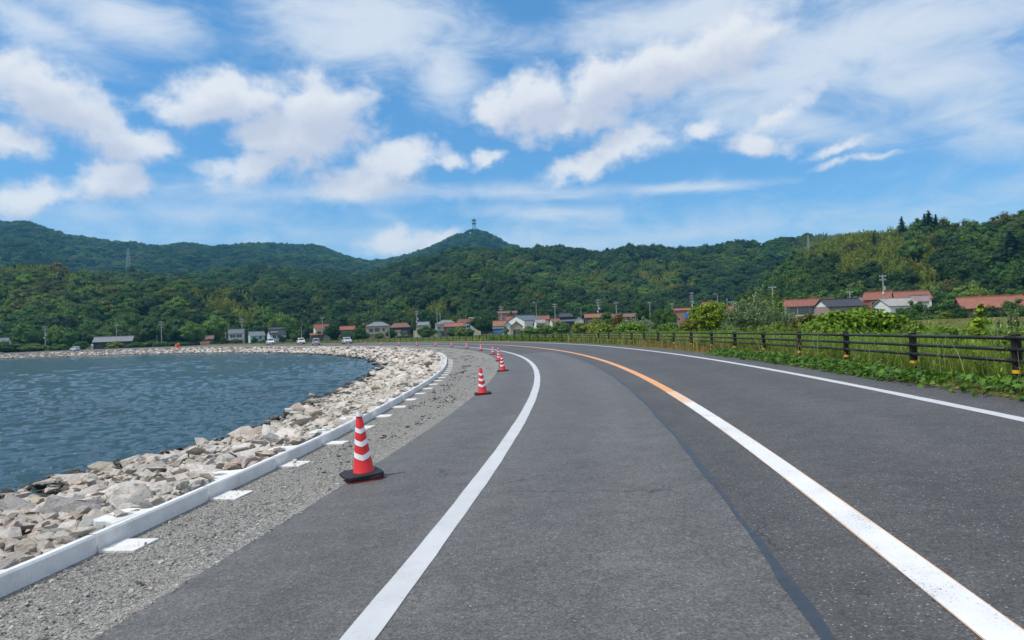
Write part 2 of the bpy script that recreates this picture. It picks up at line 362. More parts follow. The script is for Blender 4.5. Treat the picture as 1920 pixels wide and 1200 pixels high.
def water_mat():
    m, nt, bs, L = nodes('lake_water'); P = worldco(nt)
    a = mnoise(nt, P, 7.5, 4, .65); g = mnoise(nt, P, .05, 3, .5)
    L(ramp(nt, g.outputs['Fac'], [(.35, (.010, .046, .064)), (.65, (.018, .068, .092))]), bs.inputs['Base Color'])
    bs.inputs['Roughness'].default_value = .06; bs.inputs['IOR'].default_value = 1.33; bs.inputs['Specular IOR Level'].default_value = .5
    bump(nt, bs, a.outputs['Fac'], 1.0, .09)
    return m
M_WATER = water_mat()
# ------------------------------------------------------------------ the curving road: a path s -> (x, y), u metres to its right
DS = 1.0
def curv(s): return 1 / 213.3 if s < 80 else (1 / 310.0 if s < 218 else 1 / 200.0)
S0, S1 = -190, 720
def build_path():
    fw = [(0.873, 30.7, 0.0)]; x, y, a = fw[0]
    h = .25
    for i in range(int(S1 / h)):
        k = curv(i * h); a2 = a + k * h; x += -sin((a + a2) / 2) * h; y += cos((a + a2) / 2) * h; a = a2; fw.append((x, y, a))
    bw = []; x, y, a = 0.873, 30.7, 0.0
    for i in range(int(-S0 / h)):
        a2 = a - h / 213.3; x -= -sin((a + a2) / 2) * h; y -= cos((a + a2) / 2) * h; a = a2; bw.append((x, y, a))
    return np.array(bw[::-1] + fw), np.arange(-len(bw), len(fw)) * h
PATH, PS = build_path()
def path(s):
    return np.interp(s, PS, PATH[:, 0]), np.interp(s, PS, PATH[:, 1]), np.interp(s, PS, PATH[:, 2])
def xy(s, u):
    x, y, a = path(s); return x + u * np.cos(a), y + u * np.sin(a)
PC = PATH[::8]; PCS = PS[::8]
def to_su(x, y):
    x = np.atleast_1d(np.asarray(x, float)); y = np.atleast_1d(np.asarray(y, float)); s = np.empty_like(x); u = np.empty_like(x)
    for i in range(0, len(x), 4000):
        dx = x[i:i + 4000, None] - PC[None, :, 0]; dy = y[i:i + 4000, None] - PC[None, :, 1]
        j = np.argmin(dx * dx + dy * dy, 1); r = np.arange(len(j)); a = PC[j, 2]
        ds = -np.sin(a) * dx[r, j] + np.cos(a) * dy[r, j]
        u[i:i + 4000] = np.cos(a) * dx[r, j] + np.sin(a) * dy[r, j]; s[i:i + 4000] = PCS[j] + np.clip(ds, -3, 3)
    return s, u
def sst(v, a, b):
    t = np.clip((np.asarray(v, float) - a) / (b - a), 0, 1); return t * t * (3 - 2 * t)
def dz(s): return .62 * sst(s, 140, 245)
UA, UE = -1.57, 6.92            # asphalt edges
ZW = -1.05
def uk(s): return np.interp(s, [-190, -60, -26, -20, -10, 0, 11, 21, 31, 60, 100, 160, 720], [-2.6, -2.7, -2.82, -3.0, -3.52, -3.96, -4.44, -4.7, -4.85, -5.2, -5.0, -4.6, -4.6])
def uw(s): return np.interp(s, [-190, -40, -17, -14, -11, -5, 0, 12, 30, 45, 77, 110, 200, 260, 720], [-10, -10, -9.9, -9.3, -8.6, -9.1, -9.5, -10.2, -10.0, -10.6, -11.5, -11.8, -11.5, -10, -10])
def zroad(u): return .10 + .05 * np.asarray(u, float)
OUT_U = [6.92, 7.3, 8.6, 12, 20, 40, 120, 400]; OUT_Z = [.445, .43, .40, .22, .05, .0, .1, .2]
def zland(s, u):
    s = np.asarray(s, float); u = np.asarray(u, float); k, w = uk(s), uw(s)
    zb = ZW + (np.clip((u - w) / (k - w), 0, 1)) ** 1.15 * (.08 - ZW)
    zb = np.where(u < w, ZW - .35 * (w - u), zb); zb = np.maximum(zb, -4)
    zg = -.03 + (u - k) / (UA - k) * (.03 + .005)
    z = np.where(u < k, zb, np.where(u < UA, zg, np.where(u <= UE, zroad(u), np.interp(u, OUT_U, OUT_Z))))
    return z + np.where(u < w, 0, dz(s) * np.clip((u - w) / (k - w), 0, 1))
def P3(s, u, lift=0.0):
    x, y = xy(s, u); return Vector((float(x), float(y), float(zland(s, u)) + lift))
def strip(name, s_list, us, mat, lift=0.0, zf=None, mats=None, midx_u=None, smooth=True, kind='structure'):
    """a sheet through the offsets us(s) along the path"""
    s_ = np.asarray(s_list, float); U = np.array([[f(s) if callable(f) else f for f in us] for s in s_]); n, m = U.shape
    SS = np.repeat(s_[:, None], m, 1); X, Y = xy(SS, U); Z = (zf(SS, U) if zf else zland(SS, U)) + lift
    i = np.arange(n - 1)[:, None] * m + np.arange(m - 1)[None, :]
    Fc = np.stack([i, i + 1, i + m + 1, i + m], -1).reshape(-1, 4)
    mi = np.concatenate([midx_u(s) for s in s_[:-1]]) if midx_u is not None else None
    o = link(name, mesh_np(name, np.stack([X, Y, Z], -1).reshape(-1, 3), Fc, mat, smooth, mats, mi))
    return tag(o, kind=kind)
def srange(a, b, near=.5):
    out = []; s = a
    while s < b:
        out.append(s); s += near if -30 < s < 20 else (1.5 if -40 < s < 120 else 5)
    return out + [b]
SA = srange(S0, S1)
zr_ = lambda s, u: zroad(u) + dz(s)
road = strip('road', SA, [UA, 0, 2.22, 4.5, UE], None, 0, zr_, [M_ROAD_NEW, M_ROAD_OLD], lambda s: [0, 0, 1, 1] if s < 17 else [0, 1, 1, 1])
def road_edge():                # the cut face of the asphalt above the gravel
    s_ = np.array(SA); X, Y = xy(s_, UA + 0 * s_); z = zr_(s_, UA)
    V = np.concatenate([np.stack([X, Y, z], -1), np.stack([X, Y, z - .12], -1)]); n = len(s_); i = np.arange(n - 1)
    tag(link('road_edge', mesh_np('road_edge', V, np.stack([i, i + 1, i + 1 + n, i + n], -1), M_ROAD_OLD)), kind='structure')
road_edge()
def line(name, s0, s1, u, w, mat, lift, wob=0.0, k=1.0):
    ss = [s for s in srange(S0, S1, .25 if wob else .5) if s0 < s < s1]; ss = [s0] + ss + [s1]
    if wob:
        f1 = lambda s: u - w / 2 + wob * (sin(s * 1.7) + .6 * sin(s * 4.1 + 1) + .5 * sin(s * 9.3)); f2 = lambda s: u + w / 2 + wob * (sin(s * 1.6 + .4) + .7 * sin(s * 5.3) + .5 * sin(s * 11.0 + 2))
    else: f1, f2 = u - w / 2, u + w / 2
    return strip(name, ss, [f1, f2], mat, lift, zr_)
line('tar_seam', -30, 6, 2.235, .048, M_TAR, .004, .011)
line('edge_marking', -60, 330, 0.0, .185, M_WHITE, .004, .0028)
line('edge_marking', -60, 330, 6.06, .165, M_WHITE, .004, .0028)
line('centre_marking', -60, -15.4, 2.95, .205, M_ORANGE_PALE, .004)
line('centre_marking', -60, -17.6, 2.945, .185, M_WHITE_OLD, .008, .003)
line('centre_marking', -15.4, 300, 2.95, .19, M_ORANGE, .004)

SN = srange(S0, S1, .5)
gs = strip('gravel_shoulder', SN, [lambda s: uk(s) - .35, lambda s: uk(s) + .0, lambda s: uk(s) * .66 + UA * .34, lambda s: uk(s) * .33 + UA * .67, UA + .01], M_GRAVEL, -.006,
           lambda s, u: zland(s, np.maximum(u, uk(s) + .001)))
bank = strip('bank_ground', SN, [lambda s: uw(s) - 9, lambda s: uw(s) - 3, uw] + [(lambda s, t=t: uw(s) * (1 - t) + (uk(s) - .3) * t) for t in (.2, .4, .6, .8, 1)], M_BED, -.16)
verge = strip('grass_verge', SN, [UE - .02, 7.3, 8.0, 8.6, 10, 12, 16, 20], M_VERGE, -.003, lambda s, u: np.where(u < UE, zroad(u) - .02 + dz(s), zland(s, u) - np.where(u > 19, .6, 0)))
def waves(x, y):
    r = np.random.default_rng(5); z = np.zeros_like(x); wx = x + .5 * np.sin(y * .31 + .4 * np.sin(x * .23)); wy = y + .5 * np.sin(x * .27 + 1)
    for k in range(13):
        lam = .30 * 1.20 ** k; a = radians(118) + r.normal() * .55; ph = r.uniform(0, 6.3)
        z += .0155 * lam ** .55 * np.sin(2 * pi / lam * (cos(a) * wx + sin(a) * wy) + ph) * (.55 + .45 * np.sin(.21 / lam ** .3 * (wx * cos(a + 1.2) + wy * sin(a + 1.2)) + ph * 2))
    return z
def lake():
    az = np.concatenate([np.linspace(-pi * 1.02, -.98, 70)[:-1], np.linspace(-.98, -.08, 460)]); r = np.geomspace(7, 470, 660)
    A, R_ = np.meshgrid(az, r, indexing='ij'); X, Y = np.sin(A) * R_, np.cos(A) * R_
    s, u = to_su(X.ravel(), Y.ravel()); ins = ((u < uw(s) + 5.5)).reshape(X.shape)
    Z = ZW + waves(X, Y); n, m = X.shape; i = np.arange(n - 1)[:, None] * m + np.arange(m - 1)[None, :]
    ok = ins[:-1, :-1] & ins[1:, :-1] & ins[1:, 1:] & ins[:-1, 1:]
    Fq = np.stack([i, i + 1, i + m + 1, i + m], -1)[ok]; used, inv = np.unique(Fq, return_inverse=True)
    V = np.stack([X, Y, Z], -1).reshape(-1, 3)[used]
    tag(link('lake_water', mesh_np('lake_water', V, inv.reshape(-1, 4), M_WATER, True)), kind='structure')
lake()

# ------------------------------------------------------------------ hills: ridges given by their skyline, each at its own range
def noise2(x, y, s=0):
    v = 0
    for k, (f, a) in enumerate(((1, 1), (2.13, .5), (4.31, .26))):
        v = v + a * (np.sin(x * f + 1.7 * k + s + 1.3 * np.sin(y * f * .7 + s)) * np.cos(y * f * 1.1 + 2.3 * k + s * 1.9 + .9 * np.sin(x * f * .8)))
    return v / 1.76
RIDGES = [  # name, foot range, crest range, back width, tree height, skyline (px)
    ('far_left', 1000, 2100, 900, 11, [(-420, 380), (-200, 395), (0, 413), (20, 417), (47, 413), (90, 428), (130, 440), (190, 449), (230, 455), (300, 461), (345, 454), (400, 462), (450, 456), (505, 455), (540, 458), (595, 459), (640, 477), (690, 489), (740, 484), (800, 500), (900, 520)]),
    ('peak', 1100, 2000, 900, 10, [(560, 520), (640, 505), (690, 490), (740, 484), (790, 470), (830, 452), (860, 440), (888, 430), (912, 435), (950, 456), (990, 467), (1040, 478), (1100, 500), (1200, 540)]),
    ('middle_left', 560, 900, 350, 10, [(-300, 520), (100, 525), (180, 512), (250, 507), (310, 517), (380, 510), (475, 501), (560, 505), (640, 512), (720, 522), (780, 545)]),
    ('right_back', 560, 900, 450, 10, [(900, 490), (950, 475), (1000, 464), (1040, 462), (1080, 466), (1125, 474), (1160, 466), (1200, 461), (1250, 466), (1280, 468), (1340, 462), (1385, 450), (1400, 455), (1430, 456), (1460, 450), (1500, 443), (1520, 438), (1560, 438), (1640, 440), (1800, 450), (2100, 450)]),
    ('centre', 520, 800, 350, 10, [(640, 545), (700, 510), (760, 492), (817, 479), (856, 465), (898, 466), (925, 469), (980, 470), (1020, 470), (1080, 488), (1150, 515), (1220, 545), (1300, 575)]),
    ('centre_front', 405, 530, 220, 10, [(670, 592), (720, 562), (770, 532), (825, 520), (887, 506), (925, 509), (960, 515), (1010, 530), (1060, 540), (1120, 548), (1200, 560), (1290, 578)]),
    ('knoll', 470, 600, 200, 9, [(1000, 560), (1060, 530), (1110, 514), (1150, 519), (1190, 536), (1240, 556), (1300, 575)]),
    ('left_wood', 450, 590, 250, 10, [(300, 560), (400, 538), (480, 535), (540, 528), (592, 526), (655, 536), (695, 544), (725, 562), (770, 590)]),
    ('bamboo_hill', 430, 600, 250, 9, [(-400, 490), (-100, 495), (0, 500), (75, 497), (120, 504), (175, 515), (200, 528), (260, 545), (330, 570)]),
    ('left_front', 392, 500, 220, 10, [(-300, 570), (0, 575), (60, 560), (120, 545), (207, 541), (250, 534), (287, 527), (350, 531), (400, 536), (475, 540), (520, 560), (570, 600)]),
    ('right_wood', 285, 460, 260, 9, [(1380, 590), (1420, 540), (1440, 520), (1470, 499), (1502, 470), (1565, 437), (1640, 427), (1690, 423), (1727, 420), (1777, 420), (1827, 420), (1865, 412), (1915, 400), (2000, 385), (2200, 350), (2600, 340)]),
]
RT = []
for nm, f_, c_, b_, th, sk in RIDGES:
    t = np.array([azel(*p) for p in sk]); RT.append((nm, f_, c_, b_, th, t[:, 0], EYE + c_ * t[:, 1] - th))
def ridge_h(i, az, r):
    nm, f_, c_, b_, th, A, Hh = RT[i]
    h = np.interp(az, A, Hh); fade = sst(az, A[0] - .09, A[0]) * (1 - sst(az, A[-1], A[-1] + .09)); h = np.maximum(h, 0) * fade
    w = (c_ - f_)
    rr = r + w * .20 * noise2(az * 14, r * .004, i) * np.clip(1 - abs(r - c_) / w, 0, 1) * sst(abs(r - c_), 0, w * .5)
    t = (rr - f_) / w
    t1 = np.clip(t, 0, 1); up = t1 * (1.22 - .22 * t1); dn = .5 + .5 * np.cos(np.clip((rr - c_) / b_, 0, 1) * pi)
    g = noise2(az * c_ / 38.0, r / 60.0, i * 2.1)
    return h * np.where(rr < c_, up, dn) * (1 + .10 * g * np.sin(np.clip(t, 0, 1) * pi))
def hills_h(az, r): return np.max([ridge_h(i, az, r) for i in range(len(RT))], axis=0)
def base_land(x, y):
    s, u = to_su(x, y); z = zland(s, u)
    return np.where(u > -13, z - .45 * (1 - sst(u, 17.5, 26)), -3.6), s, u
def terrain():
    az = np.unique(np.concatenate([np.linspace(-pi, -.78, 70), np.linspace(-.78, .78, 420), np.linspace(.78, pi, 70)]))[:-1]
    r = np.unique(np.concatenate([np.linspace(2, 60, 40), np.linspace(60, 260, 70), np.linspace(260, 1200, 150), np.linspace(1200, 3200, 80), [3600, 4500, 6000, 9000]]))
    A, R_ = np.meshgrid(az, r, indexing='ij'); X = np.sin(A) * R_; Y = np.cos(A) * R_
    z0, s, u = base_land(X.ravel(), Y.ravel()); z0 = z0.reshape(X.shape)
    hz = hills_h(A.ravel(), R_.ravel()).reshape(X.shape); Z = np.where(hz > .3, z0 + hz, z0)
    n, m = X.shape; i = np.arange(n)[:, None] * m + np.arange(m - 1)[None, :]; j = ((np.arange(n) + 1) % n)[:, None] * m + np.arange(m - 1)[None, :]
    Fc = np.stack([i, i + 1, j + 1, j], -1)
    V = np.stack([X, Y, Z], -1).reshape(-1, 3); cut = np.searchsorted(r, 255)
    for nm, sl, mt in (('ground', slice(0, cut), M_FIELD), ('hills', slice(cut, None), M_HILL)):
        F4 = Fc[:, sl].reshape(-1, 4); used, inv = np.unique(F4, return_inverse=True)
        me = mesh_np(nm, V[used], inv.reshape(-1, 4), None, True, [M_FIELD, M_HILL], (hz[:, :-1][:, sl].ravel() > 1.0).astype(int))
        o = link(nm, me)
        tag(o, kind='structure')
terrain()
def ground_z(x, y):
    z, s, u = base_land([x], [y]); s, u = s[0], u[0]
    if 0 < u < 19.5: z0 = float(zland(s, u))
    else: z0 = float(z[0])
    h = float(hills_h(np.array([atan2(x, y)]), np.array([hypot(x, y)]))[0])
    return z0 + (h if h > .3 else 0)

# ------------------------------------------------------------------ kerb of precast blocks
JOINT = 1.83; J0 = -25.22
def make_kerb():
    kerb = empty('concrete_kerb', P3(-25, uk(-25)), 0, 'low pale kerb of jointed precast blocks between gravel shoulder and rock bank', 'kerb')
    kz = kerb.location.copy()
    k0 = -2
    for k in range(k0, 32):
        a, b = J0 + k * JOINT, J0 + (k + 1) * JOINT
        if a > 31: break
        mb = MB(); ss = np.linspace(a + .016, b - .016, 4 if a < 5 else 3)
        prof = [(-.075, -.25), (.004, -.25), (.0, .128), (-.014, .145), (-.062, .145), (-.075, .13)]
        V = []
        for s in ss:
            x, y, an = path(s); u = float(uk(s)); zz = float(zland(s, u + .01))
            V += [(x + (u + p[0]) * cos(an), y + (u + p[0]) * sin(an), zz + p[1]) for p in prof]
        V = [tuple(Vector(v) - kz) for v in V]; n = len(prof); Fs = []
        for i in range(len(ss) - 1):
            for j in range(n): Fs.append((i * n + j, i * n + (j + 1) % n, (i + 1) * n + (j + 1) % n, (i + 1) * n + j))
        Fs += [tuple(range(n)), tuple(range(len(V) - 1, len(V) - n - 1, -1))]
        mb.add(V, Fs); blk = mb.build('kerb_block', M_CONC, kerb)
        # ledge with a round socket behind the block
        sc = a + JOINT * .36; x, y, an = path(sc); u = float(uk(sc)); zz = float(zland(sc, u + .01)) + .142
        def W_(ls, lu, z=0): return Vector((x - ls * sin(an) + (u + lu) * cos(an), y + ls * cos(an) + (u + lu) * sin(an), zz + z)) - kz
        m2 = MB(); nh = 16; hole = [(.085 * cos(2 * pi * i / nh), -.20 + .085 * sin(2 * pi * i / nh)) for i in range(nh)]
        outl = []
        for i in range(nh):
            c_, s_ = cos(2 * pi * i / nh), sin(2 * pi * i / nh)
            if s_ > .35: q = (c_ * .42 / max(.4, abs(c_) + .3), -.076)
            else:
                t = min(.24 / max(abs(c_), 1e-6), .17 / max(abs(s_), 1e-6)); q = (c_ * t, -.20 + s_ * t)
            outl.append(q)
        V = [W_(p[0], p[1]) for p in hole] + [W_(p[0], p[1]) for p in outl] + [W_(p[0], p[1], -.09) for p in hole] + [W_(p[0], p[1], -.09) for p in outl]
        Fs = []
        for i in range(nh):
            j = (i + 1) % nh; Fs += [(i, j, nh + j, nh + i), (i, 2 * nh + i, 2 * nh + j, j), (nh + i, nh + j, 3 * nh + j, 3 * nh + i)]
        Fs.append(tuple(range(2 * nh, 3 * nh)))
        m2.add(V, Fs).build('socket_ledge', M_CONC, blk)
make_kerb()
ORD = ['first', 'second', 'third', 'fourth', 'fifth', 'sixth', 'seventh', 'eighth', 'ninth', 'tenth', 'eleventh', 'twelfth', 'thirteenth', 'fourteenth', 'fifteenth', 'sixteenth', 'seventeenth', 'eighteenth', 'nineteenth', 'twentieth',
       'twenty-first', 'twenty-second', 'twenty-third', 'twenty-fourth', 'twenty-fifth', 'twenty-sixth']
def make_pads():
    for k in range(0, 24):
        s = J0 + k * JOINT + .16; an = float(path(s)[2]); p = P3(s, uk(s) + .18, -.02)
        mb = MB(); w, l = .16 + rng.uniform(-.015, .015), .19 + rng.uniform(-.03, .04)
        mb.box(-w, w, -l, l, -.02, .034)
        o = mb.build('concrete_pad', M_PAD, None, .006, loc=p, rot=(0, 0, an + rng.uniform(-.05, .05)))
        lab = 'flat white concrete pad on gravel beside the kerb, ' + (ORD[k] + ' from the front' if k else 'nearest to the camera')
        tag(o, lab, 'concrete pad', 'white pads along the kerb')
make_pads()

# ------------------------------------------------------------------ quarry stone bank
def hull_rock(n, flat, seed, bev=0.0, sub=False):
    r = np.random.default_rng(seed); bm = bmesh.new()
    p = r.normal(size=(n, 3)); p /= np.linalg.norm(p, axis=1)[:, None]; p = np.sign(p) * np.abs(p) ** .72
    p *= r.uniform(.82, 1.1, size=(n, 1)); p *= np.array([1, r.uniform(.62, .9), flat]) * .5
    for q in p: bm.verts.new(q)
    g = bmesh.ops.convex_hull(bm, input=bm.verts)
    bmesh.ops.delete(bm, geom=[v for v in bm.verts if not v.link_faces], context='VERTS')
    bmesh.ops.dissolve_limit(bm, angle_limit=.22, verts=bm.verts, edges=bm.edges)
    if bev: bmesh.ops.bevel(bm, geom=list(bm.edges), offset=bev, segments=1, affect='EDGES')
    bmesh.ops.triangulate(bm, faces=bm.faces)
    if sub:
        bmesh.ops.subdivide_edges(bm, edges=[e for e in bm.edges if e.calc_length() > .16], cuts=1)
        bm.normal_update()
        for v in bm.verts:
            c = v.co; v.co = c + v.normal * (.022 * sin(c.x * 17 + seed) * cos(c.y * 15 + seed * 2) + .014 * sin(c.z * 31 + c.x * 23))
    me = bpy.data.meshes.new('boulder'); bm.to_mesh(me); bm.free(); return me
ROCK_TINT = {'pale': [(.68, .63, .57), (.72, .67, .61), (.64, .60, .55)], 'pink': [(.61, .52, .47), (.54, .43, .39), (.63, .55, .51)], 'cream': [(.58, .51, .40), (.54, .46, .34), (.60, .54, .45)], 'grey': [(.38, .38, .36), (.44, .43, .41), (.33, .32, .31)], 'rust': [(.36, .22, .15), (.40, .26, .17)]}
ROCK_WORD = {'pale': 'whitish', 'pink': 'pinkish', 'cream': 'cream-yellow', 'grey': 'grey', 'rust': 'rusty brown'}
def rock_label(cl, s, u, sz):
    k = int(round((s - J0 - .16) / JOINT)); t = (float(uk(s)) - u) / float(uk(s) - uw(s)); w = 'small ' if sz < .34 else ('large ' if sz > .5 else '')
    row = 'close behind the kerb' if t < .25 else ('halfway down the bank' if t < .65 else 'near the waterline')
    if k < 0: where = 'nearer than the first white pad'
    elif k > 23: where = 'beyond the last white pad'
    else: where = 'level with the ' + ORD[k] + ' white pad'
    return w + ROCK_WORD[cl] + ' boulder ' + row + ', ' + where
def make_rocks():
    protos = [hull_rock(15, f, k, .035, True) for k, f in enumerate([.42, .55, .5, .62, .45, .7, .38, .52, .6, .48])]
    for m in protos:
        m.materials.append(M_ROCK)
    low = [hull_rock(11, f, 50 + k, .0) for k, f in enumerate([.42, .55, .5, .62, .45, .7, .4, .52])]
    LV = []
    for m in low:
        v = np.array([p.co[:] for p in m.vertices]); f = np.array([p.vertices[:] for p in m.polygons]); LV.append((v, f))
    pts = []                    # s, u, size
    def fill(s0, s1, size, dens, spread=.5):
        n = int((s1 - s0) * 8 / (size * size) * dens)
        for _ in range(n):
            s = rng.uniform(s0, s1); t = rng.random(); k, w = float(uk(s)) - .15, float(uw(s)) - .7
            u = k + (w - k) * t; sz = size * math.exp(rng.gauss(0, spread)); sz = min(max(sz, .09),   .74 if s < -6 else (.9 if s < 40 else 1.1))
            pts.append((s, u, min(sz, .3 + .9 * abs(u - k))))
    fill(-29, -8, .36, 1.15, .58); fill(-8, 20, .41, 1.05); fill(20, 70, .50, 1.0, .42); fill(70, 150, .62, .95, .38); fill(150, 330, .8, .85, .35)
    cam2 = np.array([0, 0]); big = []
    for p in pts:
        x, y = xy(p[0], p[1]); big.append((p[2] / max(1.5, hypot(x, y)), p))
    big.sort(key=lambda q: -q[0])
    special = (-17.2, float(uk(-17.2)) - 1.0, .62)
    V, Fc, n0 = [], [], 0
    for i, (ang, (s, u, sz)) in enumerate(big):
        p = P3(s, u); slope = .16
        rot = Euler((rng.gauss(0, .22), rng.gauss(0, .22) - slope, rng.uniform(0, 2 * pi))).to_matrix()
        sc = Vector((sz * rng.uniform(.95, 1.35), sz * rng.uniform(.85, 1.2), sz * rng.uniform(.52, .85)))
        p.z += sz * rng.uniform(-.20, .06) - .03 + .07 * max(0, 1 - abs(u - float(uk(s))) / .9)
        if i < 300:
            cl = rng.choices(['pale', 'pink', 'cream', 'grey', 'rust'], [11, 4.2, 1.6, 3.2, .6])[0]
            o = link('boulder', rng.choice(protos), None, p, rot.to_euler()); o.scale = sc
            b = rng.uniform(.85, 1.1); o['tint'] = [c * b for c in rng.choice(ROCK_TINT[cl])]
            tag(o, rock_label(cl, s, u, sz), 'boulder', ROCK_WORD[cl] + ' boulders of the rock bank')
        else:
            v, f = rng.choice(LV); R3 = np.array(rot); vv = (v * np.array(sc)) @ R3.T + np.array(p)
            V.append(vv); Fc.append(f + n0); n0 += len(v)
    # small rubble that fills the gaps near the camera
    for _ in range(2600):
        s = rng.uniform(-29, 2); t = rng.random() ** 1.3; k, w = float(uk(s)) - .12, float(uw(s)) - .3; u = k + (w - k) * t; sz = rng.uniform(.06, .22)
        v, f = rng.choice(LV); p = P3(s, u); p.z += rng.uniform(-.05, .06) + .04 * max(0, 1 - abs(u - k) / .6)
        R3 = np.array(Euler((rng.uniform(-.5, .5), rng.uniform(-.5, .5), rng.uniform(0, 6))).to_matrix()); V.append((v * sz * 1.3) @ R3.T + np.array(p)); Fc.append(f + n0); n0 += len(v)
    tris = [a for a in Fc]
    V = np.concatenate(V); by = {}
    for f in tris: by.setdefault(f.shape[1], []).append(f)
    o = link('rubble', mesh_np('rubble', V, [np.concatenate(b) for b in by.values()], M_ROCKS))
    tag(o, 'pale quarry rubble covering the lake bank between and beyond the nearer boulders', 'rocks', kind='stuff')
make_rocks()
def make_pebbles():
    me = hull_rock(8, .55, 91); v = np.array([p.co[:] for p in me.vertices]); f = np.array([p.vertices[:] for p in me.polygons]); V, Fc = [], []
    N_ = 24000; k = 0
    for i in range(N_):
        s = -28.5 + 38 * NR.random() ** 2.0; kk = float(uk(s)); t = NR.random(); edge = NR.random() < .34
        u = kk + .06 + (UA - kk - .02) * t if not edge else UA - abs(NR.normal()) * .22 + .03
        if u < kk + .05 or (u > UA and NR.random() < .75): continue
        sz = .0145 * math.exp(NR.normal() * .45) * (1.35 if edge else 1); a = NR.uniform(0, 6.3); ca, sa = cos(a), sin(a)
        x, y = xy(s, u); z = float(zland(s, u)) + .002
        vv = v * sz * np.array([1.3, 1.1, 1]); vv = np.stack([vv[:, 0] * ca - vv[:, 1] * sa + x, vv[:, 0] * sa + vv[:, 1] * ca + y, vv[:, 2] + z], -1)
        V.append(vv); Fc.append(f + k); k += len(v)
    for q in range(9):          # grit spilled over the pads
        for c in range(26 if q < 5 else 12):
            s = J0 + q * JOINT + .16 + NR.uniform(-.24, .24); u = float(uk(s)) + .02 + .34 * NR.random() ** .6; x, y = xy(s, u); sz = .010 * math.exp(NR.normal() * .5)
            V.append(v * sz * 1.2 + np.array([x, y, float(zland(s, uk(s) + .18)) + .016 + .3 * sz])); Fc.append(f + k); k += len(v)
    m, nt, bs, L = nodes('gravel_stone')
    L(ramp(nt, nt.nodes.new('ShaderNodeNewGeometry').outputs['Random Per Island'], [(0, (.10, .10, .09)), (.2, (.22, .21, .19)), (.6, (.33, .32, .30)), (.9, (.45, .44, .41)), (1, (.42, .33, .27))]), bs.inputs['Base Color']); bs.inputs['Roughness'].default_value = .9
    o = link('gravel_stones', mesh_np('gravel_stones', np.concatenate(V), np.concatenate(Fc), m)); tag(o, 'loose grey gravel stones scattered on the shoulder beside the asphalt', 'gravel', kind='stuff')
make_pebbles()
def make_clods():
    V, Fc, k = [], [], 0; me = hull_rock(9, .6, 93); v = np.array([p.co[:] for p in me.vertices]); f = np.array([p.vertices[:] for p in me.polygons])
    for c in range(150):
        s = NR.uniform(-24, 75); kk = float(uk(s)); u0_ = kk + .5 + (UA - kk - .8) * NR.random()
        for q in range(NR.integers(4, 16)):
            ss, u = s + NR.normal() * .35, u0_ + NR.normal() * .10; u = min(max(u, kk + .2), UA - .1); sz = NR.uniform(.025, .08); x, y = xy(ss, u)
            V.append(v * sz + np.array([x, y, float(zland(ss, u))])); Fc.append(f + k); k += len(v)
    o = link('dark_clods', mesh_np('dark_clods', np.concatenate(V), np.concatenate(Fc), plain('dark_clod', (.055, .052, .046), .95, .3, 20))); tag(o, 'dark broken asphalt crumbs and clods strewn along the gravel shoulder', 'debris', kind='stuff')
make_clods()

# ------------------------------------------------------------------ traffic cones
M_RED = plain('cone_red_plastic', (.62, .018, .022), .42, .08, 4, spec=.4)
M_BAND = plain('reflective_white', (.74, .76, .76), .35, .05, 20)
M_BLACK = plain('black_rubber', (.012, .012, .013), .6, .3, 12)
M_REDBASE = plain('red_base_plastic', (.55, .02, .025), .5, .1, 6)
M_LAMP = plain('clear_lamp', (.66, .68, .70), .2, .05, 4)
RB, RTp, HB = .118, .034, .63
def cone_r(z): return RB + (RTp - RB) * z / HB
def band_mesh(z0, w, dip):
    n = 32; mb = MB(); V, Fs = [], []
    for i in range(n):
        a = 2 * pi * i / n; t = abs(((a / pi) % 1) - .5) * 2     # one chevron point faces front, one faces back
        for zz in (z0 + dip * t - dip, z0 + w + dip * t - dip):
            r = cone_r(zz) + .0025; V.append((r * cos(a), r * sin(a), zz))
    for i in range(n): j = (i + 1) % n; Fs.append((2 * i, 2 * j, 2 * j + 1, 2 * i + 1))
    mb.add(V, Fs); return mb.mesh('reflective_band', M_BAND)
def plate(h0, h1, half, cut, hole=.0):
    p = [(half, -half + cut), (half, half - cut), (half - cut, half), (-half + cut, half), (-half, half - cut), (-half, -half + cut), (-half + cut, -half), (half - cut, -half)]
    q = [(a * .9, b * .9) for a, b in p]; V = [(a, b, h0) for a, b in p] + [(a, b, h1 - .008) for a, b in p] + [(a, b, h1) for a, b in q]
    Fs = [tuple(range(7, -1, -1)), tuple(range(16, 24))] + [(i, (i + 1) % 8, 8 + (i + 1) % 8, 8 + i) for i in range(8)] + [(8 + i, 8 + (i + 1) % 8, 16 + (i + 1) % 8, 16 + i) for i in range(8)]
    return MB().add(V, Fs)
def body_mesh():
    mb = MB(); n = 28; V, Fs = [], []
    prof = [(RB + .012, -.004), (RB, .012), (cone_r(.3), .3), (RTp, HB), (RTp - .004, HB + .006), (RTp - .010, HB + .006), (RTp - .010, HB - .05)]
    for r, z in prof: V += [(r * cos(2 * pi * i / n), r * sin(2 * pi * i / n), z) for i in range(n)]
    for k in range(len(prof) - 1): Fs += [(k * n + i, k * n + (i + 1) % n, (k + 1) * n + (i + 1) % n, (k + 1) * n + i) for i in range(n)]
    Fs.append(tuple((len(prof) - 1) * n + i for i in range(n))); mb.add(V, Fs); return mb.mesh('cone_body', M_RED, smooth=True)
